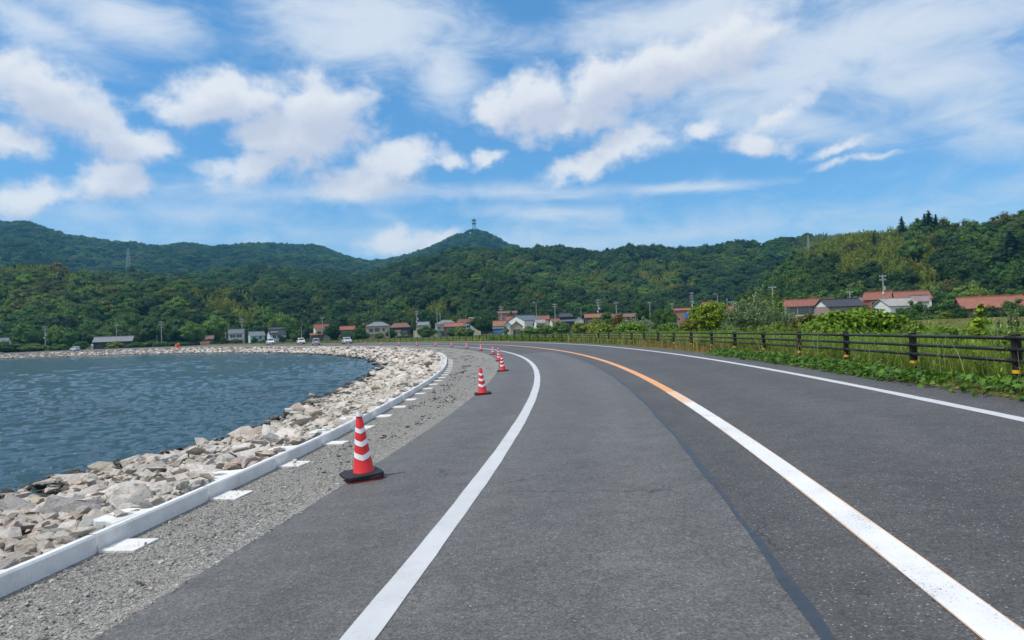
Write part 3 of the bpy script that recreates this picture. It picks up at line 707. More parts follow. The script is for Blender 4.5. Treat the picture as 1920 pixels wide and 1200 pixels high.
def cone_parts(root, double=False, lamp=False, me=None):
    lift = .075 if double else .05
    for nm, m_, r_, mm in me['parts']:
        o = link(nm, m_, root, (0, 0, lift)); o.rotation_euler = (0, 0, 0)
    link('red_flange', me['flange'], root, (0, 0, 0))
    link('weight_base', me['weight'], root, (0, 0, .022), (0, 0, .0))
    if double: link('weight_base', me['weight'], root, (-.028, -.012, .052), (.03, -.02, .22))
    if lamp: link('lamp', me['lamp'], root, (0, 0, lift + HB))
def lamp_mesh():
    mb = MB(); mb.tube((0, 0, .004), (0, 0, .018), .046, .046, 16).tube((0, 0, .018), (0, 0, .058), .026, .020, 12); return mb.mesh('lamp', M_LAMP)
CM = dict(parts=[('cone_body', body_mesh(), 0, 0)] + [('reflective_band', band_mesh(z, w, d), 0, 0) for z, w, d in ((.195, .060, .052), (.340, .056, .044), (.478, .050, .036))],
          flange=plate(0, .022, .205, .06).mesh('red_flange', M_REDBASE), weight=plate(0, .034, .215, .055).mesh('weight_base', M_BLACK), lamp=lamp_mesh())
CONES = [(-22.69, -1.42, 1, 1, 'largest and nearest red cone, with white chevron bands and two stacked black bases'),
         (-12.04, -1.37, 0, 0, 'red and white cone at the asphalt edge, second from the front'),
         (-1.28, -1.32, 0, 0, 'red and white cone at the asphalt edge, third from the front'),
         (9.46, -1.46, 0, 1, 'red and white cone topped with a pale lamp, fourth from the front'),
         (21.4, -1.25, 0, 0, ''), (33.5, -1.1, 0, 0, ''), (45.6, -.9, 0, 0, ''), (56.7, -.75, 0, 0, ''), (67.4, -.7, 0, 0, ''), (79.5, -.65, 0, 0, ''), (92, -.4, 0, 1, ''), (104, -.3, 0, 0, ''), (115.5, -.2, 0, 0, ''), (127, -.2, 0, 1, '')]
FARC = [(655, 1), (624, 2), (591, 0), (561, 0), (536, 0), (511, 0), (490, 0), (470, 0), (452, 0), (434, 0), (418, 0), (403, 0), (390, 0)]
def s_at_px(px, u):             # where the offset line u crosses a picture column, beyond s = 40
    best = None
    for s in np.arange(40, 330, .25):
        x, y = xy(s, u); q = np.array([x, y, 0.0]) - np.array([0, 0, EYE]); X = 960 + F * (q @ rv) / (q @ fv)
        if X < px: return s
    return 320
def make_cones():
    lst = [c for c in CONES[:-1]] + [(s_at_px(px, -.9), -.9, 0, 0, '') for px, _ in FARC]
    for k, (s, u, dbl, lampy, lab) in enumerate(lst):
        an = float(path(s)[2]); far = k > 12
        z = float(zroad(u) + dz(s)); x, y = xy(s, u)
        root = empty('traffic_cone', (float(x), float(y), z))
        root.rotation_euler = (0, -.05, an + (.35 if k == 0 else rng.uniform(-.25, .25)))
        cone_parts(root, dbl, lampy, CM)
        if not lab: lab = 'red and white cone at the asphalt edge, %s from the front' % ORD[k]
        tag(root, lab, 'traffic cone', 'traffic cones along the inside of the curve')
make_cones()

# ------------------------------------------------------------------ dark pipe fence on the outside of the curve
M_POST = plain('dark_brown_post', (.010, .009, .0085), .55, .2, 5, spec=.25); M_PIPE = plain('dark_pipe', (.012, .013, .014), .42, .2, 8, spec=.35); M_YEL = plain('yellow_reflector', (.70, .36, .02), .4, .06, 9)
FENCE_U, SPACE = 7.72, 3.24
def make_fence():
    s0 = -15.74 - 3 * SPACE
    fence = empty('pipe_fence', P3(s0, FENCE_U), 0, 'dark three rail pipe fence with yellow banded posts along the outer edge', 'guard fence')
    org = fence.location.copy()
    post = MB(); post.tube((0, 0, -.2), (0, 0, .872), .070, .070, 14).tube((0, 0, .872), (0, 0, .885), .076, .064, 14); pm = post.mesh('post', M_POST)
    bm_ = MB().tube((0, 0, .275), (0, 0, .328), .0725, .0725, 14, cap=False).mesh('reflective_band', M_YEL)
    cms = [MB().tube((-.07, -.15, z), (-.07, .15, z), .034, .034, 8).mesh('clamp', M_POST) for z in (.82, .645, .47)]
    N_ = 72
    for k in range(-2, N_):
        s = s0 + k * SPACE; an = float(path(s)[2]); p = P3(s, FENCE_U) - org
        po = link('post', pm, fence, p, (0, 0, an)); link('reflective_band', bm_, po)
        if k < 30:
            for cm in cms: link('clamp', cm, po)
        s2 = s + SPACE; q = P3(s2, FENCE_U) - org; an2 = float(path(s2)[2])
        a_ = Vector((-.07 * cos(an), -.07 * sin(an), 0)); b_ = Vector((-.07 * cos(an2), -.07 * sin(an2), 0))
        for z in (.82, .645, .47):
            MB().tube(p + a_ + Vector((0, 0, z)), q + b_ + Vector((0, 0, z)), .030, .030, 8 if k < 25 else 5).build('rail', M_PIPE, fence, smooth=True)
make_fence()
# ------------------------------------------------------------------ foliage
def unit(v): return v / np.maximum(np.linalg.norm(v, axis=-1, keepdims=True), 1e-9)
def leaf_quads(P, Nn, L, Wd, r, along=None):
    """diamond leaves at P facing Nn; returns verts (4n,3), faces, v"""
    n = len(P); t = unit(np.cross(Nn, r.normal(size=(n, 3)))) if along is None else unit(along - (along * Nn).sum(1, keepdims=True) * Nn)
    b = np.cross(Nn, t); L = np.broadcast_to(np.asarray(L, float), (n,))[:, None]; Wd = np.broadcast_to(np.asarray(Wd, float), (n,))[:, None]
    V = np.stack([P - t * L / 2, P + b * Wd / 2 + t * L * .08, P + t * L / 2, P - b * Wd / 2 + t * L * .08], 1).reshape(-1, 3)
    Fq = np.arange(4 * n).reshape(n, 4); v = np.repeat(r.random(n), 4)
    return V, Fq, v
class LeafMesh:
    def __init__(s, seed): s.V = []; s.F4 = []; s.F3 = []; s.v = []; s.n = 0; s.r = np.random.default_rng(seed)
    def quads(s, V, Fq, v): s.V.append(V); s.F4.append(Fq + s.n); s.v.append(v); s.n += len(V)
    def tris(s, V, Ft, v): s.V.append(V); s.F3.append(Ft + s.n); s.v.append(v); s.n += len(V)
    def clump(s, c, rad, n, L, Wd, up=.35, shell=.55):
        d = unit(s.r.normal(size=(n, 3))); d[:, 2] = np.where(d[:, 2] < -.35, -d[:, 2], d[:, 2])
        k = shell + (1 - shell) * s.r.random((n, 1)); P = np.asarray(c) + d * np.asarray(rad) * k
        Nn = unit(d * .8 + np.array([0, 0, up]) + s.r.normal(size=(n, 3)) * .45)
        z = s.r.uniform(.7, 1.3, n); s.quads(*leaf_quads(P, Nn, L * z, Wd * z, s.r))
    def core(s, c, rad, seed=0):
        bm = bmesh.new(); bmesh.ops.create_icosphere(bm, subdivisions=2, radius=1)
        v = np.array([p.co[:] for p in bm.verts]); f = np.array([[q.index for q in p.verts] for p in bm.faces]); bm.free()
        v = v * (1 + .16 * np.sin(v[:, :1] * 5 + seed) * np.cos(v[:, 1:2] * 6 + seed)) * np.asarray(rad) + np.asarray(c); s.tris(v, f, np.full(len(v), .12))  # inner fill coloured dark; shade between the leaf clumps is put into its colour
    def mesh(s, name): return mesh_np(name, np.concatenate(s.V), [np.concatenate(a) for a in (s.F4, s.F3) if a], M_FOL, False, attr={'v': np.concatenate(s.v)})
def crown_broad(seed, dense=1.7, leaf=.46):
    lm = LeafMesh(seed); r = lm.r; n = int(r.integers(17, 30)); sx, sy = r.uniform(.85, 1.15, 2); squash = r.uniform(.8, 1.12)
    lm.core((0, 0, 5.2), (2.6 * sx, 2.6 * sy, 2.3), seed)
    for i in range(n):
        a = i * 2.399 + r.normal() * .45; t = (i + .5) / n; z = 1 - 1.5 * t; rr = sqrt(max(.05, 1 - z * z)); k = r.uniform(.68, 1.22)
        c = np.array([cos(a) * rr * 3.1 * k * sx, sin(a) * rr * 3.1 * k * sy, 5.5 + z * 2.7 * k * squash]); R = r.uniform(.8, 1.9) * (24 / n) ** .4
        lm.core(c * np.array([.92, .92, 1]) - (0, 0, .3), np.array([.64, .64, .48]) * R, seed + i)
        lm.clump(c, (R * r.uniform(.9, 1.25), R, R * r.uniform(.6, .85)), int(46 * dense * R / 1.4), leaf * r.uniform(.85, 1.2), leaf * .7)
    return lm.mesh('crown')
def crown_conifer(seed):
    lm = LeafMesh(seed); r = lm.r; Hh = 11.0
    for k in range(15):
        t = k / 14; z = 1.2 + t * (Hh - 1.4); R = 2.5 * (1 - t) ** .85 + .15; n = int(9 + 34 * (1 - t))
        a = r.uniform(0, 2 * pi, n); q = r.uniform(.45, 1.05, n); d = np.stack([np.cos(a), np.sin(a), np.zeros(n)], 1)
        P = d * (R * q)[:, None] + np.array([0, 0, z]) + np.stack([0 * q, 0 * q, -q * .5 + r.normal(size=n) * .25], 1)
        Nn = unit(d * .55 + np.array([0, 0, 1]) + r.normal(size=(n, 3)) * .3); lm.quads(*leaf_quads(P, Nn, 1.05, .5, r, d + np.array([0, 0, -.35])))
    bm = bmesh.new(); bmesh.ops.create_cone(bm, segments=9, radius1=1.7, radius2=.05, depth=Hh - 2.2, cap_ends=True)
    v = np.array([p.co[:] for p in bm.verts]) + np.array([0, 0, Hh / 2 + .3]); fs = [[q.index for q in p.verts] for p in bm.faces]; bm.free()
    f3 = np.array([[f[0], f[i], f[i + 1]] for f in fs for i in range(1, len(f) - 1)]); lm.tris(v, f3, np.full(len(v), .1))  # dark inner cone, its colour stands for shade within the branches
    return lm.mesh('crown')
def crown_bamboo(seed):
    lm = LeafMesh(seed); r = lm.r
    lm.core((0, 0, 3.6), (2.2, 2.2, 2.9), seed)
    for i in range(22):
        a = r.uniform(0, 2 * pi); R = 2.6 * sqrt(r.random()); lean = r.uniform(.5, 1.5); h = r.uniform(7.2, 10.6) - R * .55
        b = np.array([cos(a) * R, sin(a) * R, 0]); n = 38; t = r.uniform(.38, 1, n)
        out = np.array([cos(a + r.normal() * .6), sin(a + r.normal() * .6), 0])
        ctr = b + out * (lean * t ** 3)[:, None] + np.array([0, 0, 1]) * (h * (t - .12 * t ** 4))[:, None]
        d = unit(r.normal(size=(n, 3))); P = ctr + d * (.75 * (1.12 - t))[:, None] * np.array([1, 1, .6]); Nn = unit(d * .8 + np.array([0, 0, .5]) + r.normal(size=(n, 3)) * .4)
        lm.quads(*leaf_quads(P, Nn, .85, .30, r, d * .7 + out * .6 + np.array([0, 0, -.5])))
    return lm.mesh('crown')
def trunk_mesh(h, r1, r2, limbs=0, seed=0):
    rr = random.Random(seed); mb = MB(); pts = [(0, 0, -.6), (rr.uniform(-.1, .1) * h * .2, rr.uniform(-.1, .1) * h * .2, h * .5), (rr.uniform(-.12, .12) * h * .3, rr.uniform(-.12, .12) * h * .3, h)]
    mb.tube(pts[0], pts[1], r1, (r1 + r2) / 2, 7).tube(pts[1], pts[2], (r1 + r2) / 2, r2, 7)
    for k in range(limbs):
        a = k * 2.4 + rr.random(); b = Vector(pts[1]).lerp(Vector(pts[2]), rr.uniform(0, .9)); l = h * rr.uniform(.35, .6)
        mb.tube(b, b + Vector((cos(a) * l * .8, sin(a) * l * .8, l * .7)), r2 * .8, r2 * .25, 5)
    return mb.mesh('trunk', M_BARK)
BROAD = [crown_broad(100 + k) for k in range(4)]; CONI = [crown_conifer(200 + k) for k in range(2)]; BAMB = [crown_bamboo(300 + k) for k in range(3)]
PROTO = BROAD + CONI + BAMB
TRUNK = trunk_mesh(4.6, .24, .13, 4, 3); TRUNK_C = trunk_mesh(8, .22, .07, 0, 4); TRUNK_B = MB()
for k in range(9):
    a = k * 2.4; R = .35 * sqrt(k); TRUNK_B.tube((cos(a) * R, sin(a) * R, -.5), (cos(a) * R * 1.5, sin(a) * R * 1.5, 5), .06, .04, 5)
TRUNK_B = TRUNK_B.mesh('culm', plain('bamboo_culm', (.16, .18, .06), .5, .2, 3))
T_DARK, T_MID, T_LIGHT, T_BAM, T_OLIVE, T_CON, T_SILVER, T_YG = (.036, .084, .018), (.068, .142, .024), (.120, .205, .028), (.195, .235, .032), (.130, .150, .028), (.018, .046, .018), (.17, .235, .13), (.180, .240, .022)
def vary(t, a=.18):
    b = 1 + rng.uniform(-a, a); return [t[0] * b * (1 + rng.uniform(-.12, .12)), t[1] * b, t[2] * b * (1 + rng.uniform(-.12, .12))]
def tree(name, idx, loc, sc, tint, label, cat, group=None, rz=None, parts=('crown', 'trunk')):
    root = empty(name, loc, rng.uniform(0, 6.28) if rz is None else rz, label, cat, group); root.scale = sc
    c = link('crown', PROTO[idx], root); c['tint'] = tint
    tm = TRUNK if idx < 4 else (TRUNK_C if idx < 6 else TRUNK_B)
    link('culm' if idx >= 6 else 'trunk', tm, root)
    return root

BAMBOO = [(95, 512, 105, 14), (35, 505, 60, 12), (170, 545, 40, 9), (410, 562, 38, 26), (452, 592, 36, 26), (490, 600, 20, 20), (580, 590, 22, 26), (702, 578, 22, 26), (770, 590, 40, 22), (838, 590, 34, 26), (1240, 522, 44, 36), (1130, 520, 36, 14),
          (1590, 470, 110, 34), (1690, 475, 75, 48), (1475, 520, 36, 16), (1745, 535, 22, 30), (1600, 440, 90, 16), (1420, 560, 20, 14)]
DENSE_DARK = [(1545, 500, 38, 26), (1800, 520, 70, 30), (1120, 478, 22, 8)]
MARKS = [(60, 'leftmost utility pole'), (215, 'long barn'), (302, 'pole right of the barn'), (390, 'small dark red roof'), (443, 'white and grey house'), (500, 'pale blue houses'), (570, 'second white car'), (602, 'stepped red roofs'), (650, 'silver hatchback'), (709, 'beige house'), (750, 'brown tiled house'), (791, 'cream grey-roofed house'), (836, 'balcony house'), (900, 'big dark round tree'), (950, 'terracotta building'), (983, 'white gable'), (1060, 'stacked black roofs'), (1115, 'long red roof'), (1190, 'pale silvery bush'), (1278, 'blue panel'), (1322, 'yellow-green bush'), (1420, 'big silvery bush'), (1490, 'leftmost right-hand red roof'), (1572, 'black tile roof'), (1646, 'tall red house'), (1710, 'long red roof at right'), (1760, 'yellow-green levee bush'), (1820, 'lone red roof end'), (1870, 'lone red roof'), (1915, 'right picture edge')]
def where_label(px, h, hmax):
    m = min(MARKS, key=lambda q: abs(q[0] - px))[1]; t = h / max(hmax, 1)
    return ('at the hill foot' if t < .10 else 'low on the slope' if t < .35 else 'halfway uphill' if t < .65 else 'high uphill') + ' above the ' + m
TOPS = []
def project(P):
    q = np.asarray(P, float) - np.array([0, 0, EYE]); w = q @ fv; return 960 + F * (q @ rv) / w, 600 - F * (q @ uv) / w, w
def forest():
    spac = {'far_left': 15, 'peak': 14, 'middle_left': 12, 'right_back': 11.5, 'centre': 11, 'centre_front': 9.6, 'knoll': 9, 'left_wood': 9.4, 'bamboo_hill': 8.6, 'left_front': 8.6, 'right_wood': 6.9}
    AL = np.radians(40.0); rec = []
    for i, (nm, f_, c_, b_, th, A, Hh) in enumerate(RT):
        a0, a1 = max(A[0] - .22, -AL), min(A[-1] + .22, AL); d = spac[nm]
        r = f_ - 25
        while r < c_ + b_ * .4:
            n = max(1, int((a1 - a0) * r / d))
            az = a0 + (np.arange(n) + NR.random(n)) / n * (a1 - a0); rr = r + NR.uniform(-.5, .5, n) * d
            hi = ridge_h(i, az, rr); al = hills_h(az, rr)
            ok = (hi >= al - .6) & ((al > 2.0) | ((rr < f_ + 30) & (NR.random(n) < .6)))
            for a, q, h in zip(az[ok], rr[ok], al[ok]): rec.append((i, a, q, max(h, 0), d))
            r += d * .92
    rec = np.array(rec); az, rr, hh = rec[:, 1], rec[:, 2], rec[:, 3]
    x, y = np.sin(az) * rr, np.cos(az) * rr; zb = np.zeros(len(x))
    z0, s_, u_ = base_land(x, y); z = z0 + np.where(hh > .3, hh, 0) 
    # keep what can be seen, with a margin for other viewpoints
    nb = 900; bins = np.clip(((az + AL) / (2 * AL) * nb).astype(int), 0, nb - 1); order = np.argsort(rr); mx = np.full(nb, -9.0); keep = np.zeros(len(x), bool)
    for j in order:
        b = bins[j]; top = (z[j] + 9 - EYE) / rr[j]; lo, hi_ = max(0, b - 1), min(nb, b + 2)
        keep[j] = top > mx[lo:hi_].min() - .012; mx[b] = max(mx[b], (z[j] + 5.5 - EYE) / rr[j])
    idx = np.where(keep)[0]; idx = idx[np.argsort(rr[idx])]
    pts, tint, scl, rot, kind = [], [], [], [], []
    names = {'right_wood': 'right hand wooded hill above the red roofed houses', 'centre_front': 'wooded hill behind the village', 'left_front': 'wooded hill across the lake at left', 'left_wood': 'wooded ridge behind the pale blue houses', 'knoll': 'bamboo knoll right of the village', 'bamboo_hill': 'far hill across the lake at left'}
    cnt = 0
    for j in idx:
        if rr[j] < np.interp(960 + F * math.tan(az[j]), [690, 710, 1390, 1410], [372, 350, 350, 240]): continue
        X, Y, w = project((x[j], y[j], z[j] + 6)); nm = RT[int(rec[j, 0])][0]; d = rec[j, 4]
        jx, jy = X + rng.gauss(0, 13), Y + rng.gauss(0, 7)
        def inside(L_): return any(((jx - a) / c) ** 2 + ((jy - b) / e) ** 2 < 1 for a, b, c, e in L_)
        if inside(BAMBOO) and rng.random() > .10: k = 6 + rng.randrange(3); t = vary(T_BAM, .3); s = d / 7.0 * rng.uniform(.85, 1.15); sz = min(s, 1.2) * rng.uniform(.85, 1.15)
        else:
            q = rng.random(); pc = .03
            if q < pc: k = 4 + rng.randrange(2); t = vary(T_CON); s = d / 5.4 * rng.uniform(.8, 1.0); sz = min(s, 1.1) * .95
            else:
                k = rng.randrange(4); big = noise2(np.array([x[j] / 90]), np.array([y[j] / 90]), 4)[0] + rng.gauss(0, .35)
                t = vary(T_DARK if big < -.05 else (T_MID if big < .45 else (T_OLIVE if big < .75 else T_LIGHT)), .36)
                if inside(DENSE_DARK): t = vary(T_DARK)
                s = d / 6.9 * rng.uniform(.8, 1.45); sz = min(s, 1.5) * rng.uniform(.75, 1.1) * 1.0
                if rng.random() < .12 and nm in ('far_left', 'middle_left', 'right_back', 'centre', 'peak'): s *= .55; sz *= 1.12
        zz = z[j] - .8
        if cnt < 290 and nm in names and rr[j] < 560:
            kd = 'tall yellow-green bamboo clump' if k >= 6 else ('dark pointed conifer' if k in (4, 5) else 'rounded broadleaf tree')
            tone = '' if k >= 4 else ('deep green ' if t[1] < .075 else ('olive ' if t[0] > t[1] * .8 else 'fresh green '))
            tree('bamboo_clump' if k >= 6 else ('conifer_tree' if k in (4, 5) else 'broadleaf_tree'), k, (x[j], y[j], zz), (s, s, sz), t, tone + kd + ' ' + where_label(X, hh[j], 55.0), 'bamboo' if k >= 6 else 'tree', tone + kd + 's of the ' + names[nm])
            cnt += 1
        else: pts.append((x[j], y[j], zz)); tint.append(t); scl.append((s, s, sz)); rot.append(rng.uniform(0, 6.28)); kind.append(k)
    me = bpy.data.meshes.new('forest'); me.from_pydata(pts, [], [])
    a = me.attributes.new('tint', 'FLOAT_VECTOR', 'POINT'); a.data.foreach_set('vector', np.array(tint, np.float32).ravel())
    a = me.attributes.new('size', 'FLOAT_VECTOR', 'POINT'); a.data.foreach_set('vector', np.array(scl, np.float32).ravel())
    a = me.attributes.new('turn', 'FLOAT', 'POINT'); a.data.foreach_set('value', np.array(rot, np.float32))
    a = me.attributes.new('pick', 'INT', 'POINT'); a.data.foreach_set('value', np.array(kind, np.int32))
    o = link('forest', me); tag(o, 'dense mixed forest covering the hills behind the village and across the lake', 'forest', kind='stuff')
    ng = bpy.data.node_groups.new('forest', 'GeometryNodeTree'); ng.interface.new_socket('Geometry', in_out='INPUT', socket_type='NodeSocketGeometry'); ng.interface.new_socket('Geometry', in_out='OUTPUT', socket_type='NodeSocketGeometry')
    gi = ng.nodes.new('NodeGroupInput'); go = ng.nodes.new('NodeGroupOutput'); L = ng.links.new
    ip = ng.nodes.new('GeometryNodeInstanceOnPoints'); g2 = ng.nodes.new('GeometryNodeGeometryToInstance')
    donors = {}
    for ob in COL.objects:
        if ob.name.split('.')[0] == 'crown' and ob.data in PROTO and ob.data.name not in donors: donors[ob.data.name] = ob
    for m_ in reversed(PROTO):
        n = ng.nodes.new('GeometryNodeObjectInfo'); n.inputs['Object'].default_value = donors[m_.name]; L(n.outputs['Geometry'], g2.inputs[0])
    def attr(nm, tp):
        n = ng.nodes.new('GeometryNodeInputNamedAttribute'); n.data_type = tp; n.inputs['Name'].default_value = nm; return n.outputs['Attribute']
    cx = ng.nodes.new('ShaderNodeCombineXYZ'); L(attr('turn', 'FLOAT'), cx.inputs[2])
    er = ng.nodes.new('FunctionNodeEulerToRotation'); L(cx.outputs[0], er.inputs[0])
    L(gi.outputs[0], ip.inputs['Points']); L(g2.outputs[0], ip.inputs['Instance']); ip.inputs['Pick Instance'].default_value = True
    L(attr('pick', 'INT'), ip.inputs['Instance Index']); L(er.outputs[0], ip.inputs['Rotation']); L(attr('size', 'FLOAT_VECTOR'), ip.inputs['Scale']); L(ip.outputs[0], go.inputs[0])
    md = o.modifiers.new('forest', 'NODES'); md.node_group = ng
    print('FOREST', len(pts), 'individuals', cnt)

def near_d(px, D):
    if px < 700: return 322 + (D - 355) * .28 if D > 355 else D
    if px < 1400: return 322 + (D - 322) * .5 if D > 322 else D
    return D * .87 if D > 200 else D
def put(px, ytop, ybase, wpx, D):
    """tree at picture column px and range D: returns location, width and height in metres"""
    D = near_d(px, D); P = at_range(px, ytop, D); gz = ground_z(P[0], P[1]); zb = min(gz, at_range(px, ybase, D)[2]); 
    return (P[0], P[1], gz), wpx / F * D * 1.0, P[2] - gz
KN = {'broad': (0, 8.6, 8.9), 'conifer': (4, 5.2, 11.2), 'bamboo': (6, 6.4, 9.8)}
def village_trees():
    rows = [  # px, top y, width px, range, kind, tint, label
        (110, 613, 44, 318, 'broad', T_LIGHT, 'fresh green tree behind the left hand utility pole, taller than the hedge'),
        (15, 640, 60, 285, 'broad', T_MID, 'low green shrub at the far left end of the lake road'), (62, 642, 46, 283, 'broad', T_LIGHT, 'bright shrub left of the leftmost utility pole'),
        (110, 644, 40, 285, 'broad', T_LIGHT, 'bright shrub beside the foot of the leftmost utility pole'), (150, 637, 34, 290, 'broad', T_MID, 'shrub just left of the white shed'),
        (215, 640, 30, 285, 'broad', T_YG, 'yellow-green bush in front of the long dark barn'), (254, 640, 30, 290, 'broad', T_MID, 'round shrub at the right end of the long dark barn'),
        (250, 618, 26, 315, 'broad', T_OLIVE, 'olive tree behind the right end of the barn'), (298, 640, 30, 300, 'broad', T_MID, 'shrub at the foot of the second tall pole past the barn'),
        (360, 611, 48, 370, 'broad', T_LIGHT, 'light green tree between the barn and the small red roof'), (330, 640, 60, 330, 'broad', T_MID, 'low bushes left of the orange barrier'),
        (420, 632, 20, 410, 'broad', T_DARK, 'dark shrub left of the white and grey house'), (445, 634, 20, 415, 'broad', T_MID, 'shrub in front of the white and grey house'),
        (477, 632, 14, 415, 'broad', T_DARK, 'dark shrub in front of the left pale blue house'), (500, 636, 36, 405, 'broad', T_MID, 'bush between the two pale blue houses'),
        (513, 600, 26, 450, 'broad', T_LIGHT, 'light green tree above the black roof of the right pale blue house'), (530, 628, 16, 412, 'broad', T_DARK, 'small dark tree at the right pale blue house'),
        (540, 613, 26, 430, 'broad', T_MID, 'tree immediately right of the right pale blue house'), (556, 618, 30, 415, 'broad', T_MID, 'rounded tree above the white car with the pale roof'),
        (572, 611, 26, 425, 'broad', T_DARK, 'dark tree left of the red roofed house over the silver van'), (620, 608, 34, 380, 'broad', T_DARK, 'round dark tree right of the red roofed house behind the cars'),
        (598, 622, 22, 385, 'broad', T_OLIVE, 'olive bush in front of the red roofed house behind the silver van'), (650, 622, 26, 375, 'broad', T_MID, 'bush below the small red roof above the silver car'),
        (673, 611, 32, 370, 'broad', T_MID, 'tree between the small red roof and the beige house'), (684, 621, 22, 335, 'broad', T_LIGHT, 'bright shrub in front of the beige house, left'),
        (711, 624, 18, 330, 'broad', T_OLIVE, 'grey-green shrub in front of the beige house'), (733, 615, 22, 345, 'broad', T_DARK, 'dark tree by the grey pole right of the beige house'),
        (757, 628, 40, 320, 'broad', T_LIGHT, 'low bright bushes below the brown roofed house'), (776, 586, 14, 340, 'broad', T_OLIVE, 'tall slim olive tree before the grey roofed cream house'),
        (798, 611, 40, 300, 'broad', T_MID, 'spreading green tree in front of the cream house with grey roof'), (846, 615, 22, 300, 'broad', T_MID, 'tree right of the blue balcony'),
        (866, 611, 36, 280, 'broad', T_YG, 'yellow-green tree left of the big dark tree by the blue shed'), (902, 595, 52, 275, 'broad', T_DARK, 'big dark round tree left of the blue shed'),
        (880, 616, 22, 270, 'broad', T_MID, 'bush at the foot of the big dark round tree'), (947, 609, 10, 262, 'broad', T_YG, 'small bright clipped tree between the blue shed and the porch'),
        (958, 589, 24, 345, 'broad', T_DARK, 'dark tree in front of the terracotta building'), (880, 568, 40, 390, 'conifer', T_MID, 'broad pointed tree above the houses left of the terracotta building'),
        (992, 612, 40, 215, 'broad', T_LIGHT, 'left end bush of the long hedge in front of the grey gabled house'), (1020, 606, 44, 212, 'broad', T_LIGHT, 'middle bush of the long hedge in front of the tan roof'),
        (1050, 602, 46, 208, 'broad', T_LIGHT, 'right end bush of the long hedge below the dark roofed house'), (1090, 600, 46, 165, 'broad', T_YG, 'yellow-green bush at the right end of the hedge'),
        (1118, 598, 40, 150, 'broad', T_YG, 'light bush between the hedge and the autumn-tinged bushes'), (1140, 582, 50, 190, 'broad', T_MID, 'green tree standing above the light bushes in front of the long red roof'),
        (1160, 586, 46, 130, 'broad', (.16, .12, .03), 'reddish-brown tinged bush beside the silvery bush'), (1232, 572, 46, 170, 'broad', T_MID, 'green tree left of the orange house with the blue panel'),
        (1254, 578, 36, 165, 'broad', T_MID, 'green tree directly in front of the orange house'), (1205, 572, 30, 190, 'broad', T_DARK, 'darker tree behind the silvery bush'),
        (1430, 540, 70, 160, 'bamboo', T_YG, 'tall light green feathery tree behind the big silvery bush'), (1395, 575, 40, 170, 'broad', T_MID, 'green tree between the yellow bush and the feathery tree'),
        (1460, 575, 40, 165, 'broad', T_MID, 'green tree left of the right hand red roofed houses'), (1620, 572, 30, 175, 'broad', T_DARK, 'dark tree behind the kudzu thicket'), (1715, 562, 46, 150, 'broad', T_MID, 'green tree at the right end of the house group'),
        (1752, 568, 44, 145, 'broad', T_DARK, 'dark tree right of the house group'), (1690, 578, 36, 140, 'broad', T_MID, 'small tree below the pale roof'), (1790, 565, 46, 145, 'broad', T_DARK, 'dark tree left of the lone red roof'),
        (1765, 582, 48, 130, 'broad', T_YG, 'yellow-green bush at the foot of the dark trees by the levee'), (1800, 580, 34, 128, 'broad', T_DARK, 'dark bush left of the lone red roof, by the levee'), (1730, 588, 40, 128, 'broad', T_MID, 'low bush on the levee left of the yellow-green bush'),
        (1855, 570, 34, 118, 'broad', T_DARK, 'dark bush below the lone red roof'), (1900, 560, 60, 135, 'broad', T_MID, 'tree right of the lone red roof at the picture edge'), (1830, 585, 36, 125, 'broad', T_MID, 'bush below the left end of the lone red roof')]
    for k, (px, yt, w, D, kd, t, lab) in enumerate(rows):
        loc, wm, hm = put(px, yt, 650, w, D); i0, bw, bh = KN[kd]; i = i0 + k % {'broad': 4, 'conifer': 2, 'bamboo': 3}[kd]
        if hm < .6: hm = .8
        low = kd == 'broad' and hm < wm * .95
        rt = tree('shrub' if hm < 4 else 'broadleaf_tree', i, loc, (wm / bw, wm / bw, hm / bh), vary(t, .06), lab, 'shrub' if hm < 4 else 'tree')
        if low or kd == 'broad': 
            sc = hm / 7.2; sc = hm / 6.5 if hm < 7 else sc; rt.scale = (wm / bw, wm / bw, sc); rt.location.z -= 2.8 * sc if hm < 7 else 1.0 * sc
    ridge = [(1690, 404, 14, 436, 'lone pointed cedar standing on the right ridge'), (1740, 392, 20, 446, 'tallest pointed cedar of the clump on the right ridge'), (1733, 400, 15, 444, 'cedar at the left of the clump on the right ridge'), (1754, 400, 14, 448, 'cedar at the right of the clump on the right ridge'), (1769, 411, 9, 450, 'small cedar right of the ridge clump'), (1893, 428, 42, 330, 'very large dark conifer near the right edge of the picture')]
    for k, (px, yt, w, D, lab) in enumerate(ridge):
        r_ = D; a, t = azel(px, yt); X, Y = sin(a) * r_, cos(a) * r_; gz = ground_z(X, Y) - 1; top = EYE + t * r_; hm = max(9, top - gz); wm = w / F * r_ * 2.1
        tree('cedar_tree', 4 + k % 2, (X, Y, top - hm), (wm / 5.2, wm / 5.2, hm / 11.2), vary(T_CON, .1), lab, 'tree', 'cedars standing out on the right hill')
village_trees()
forest()

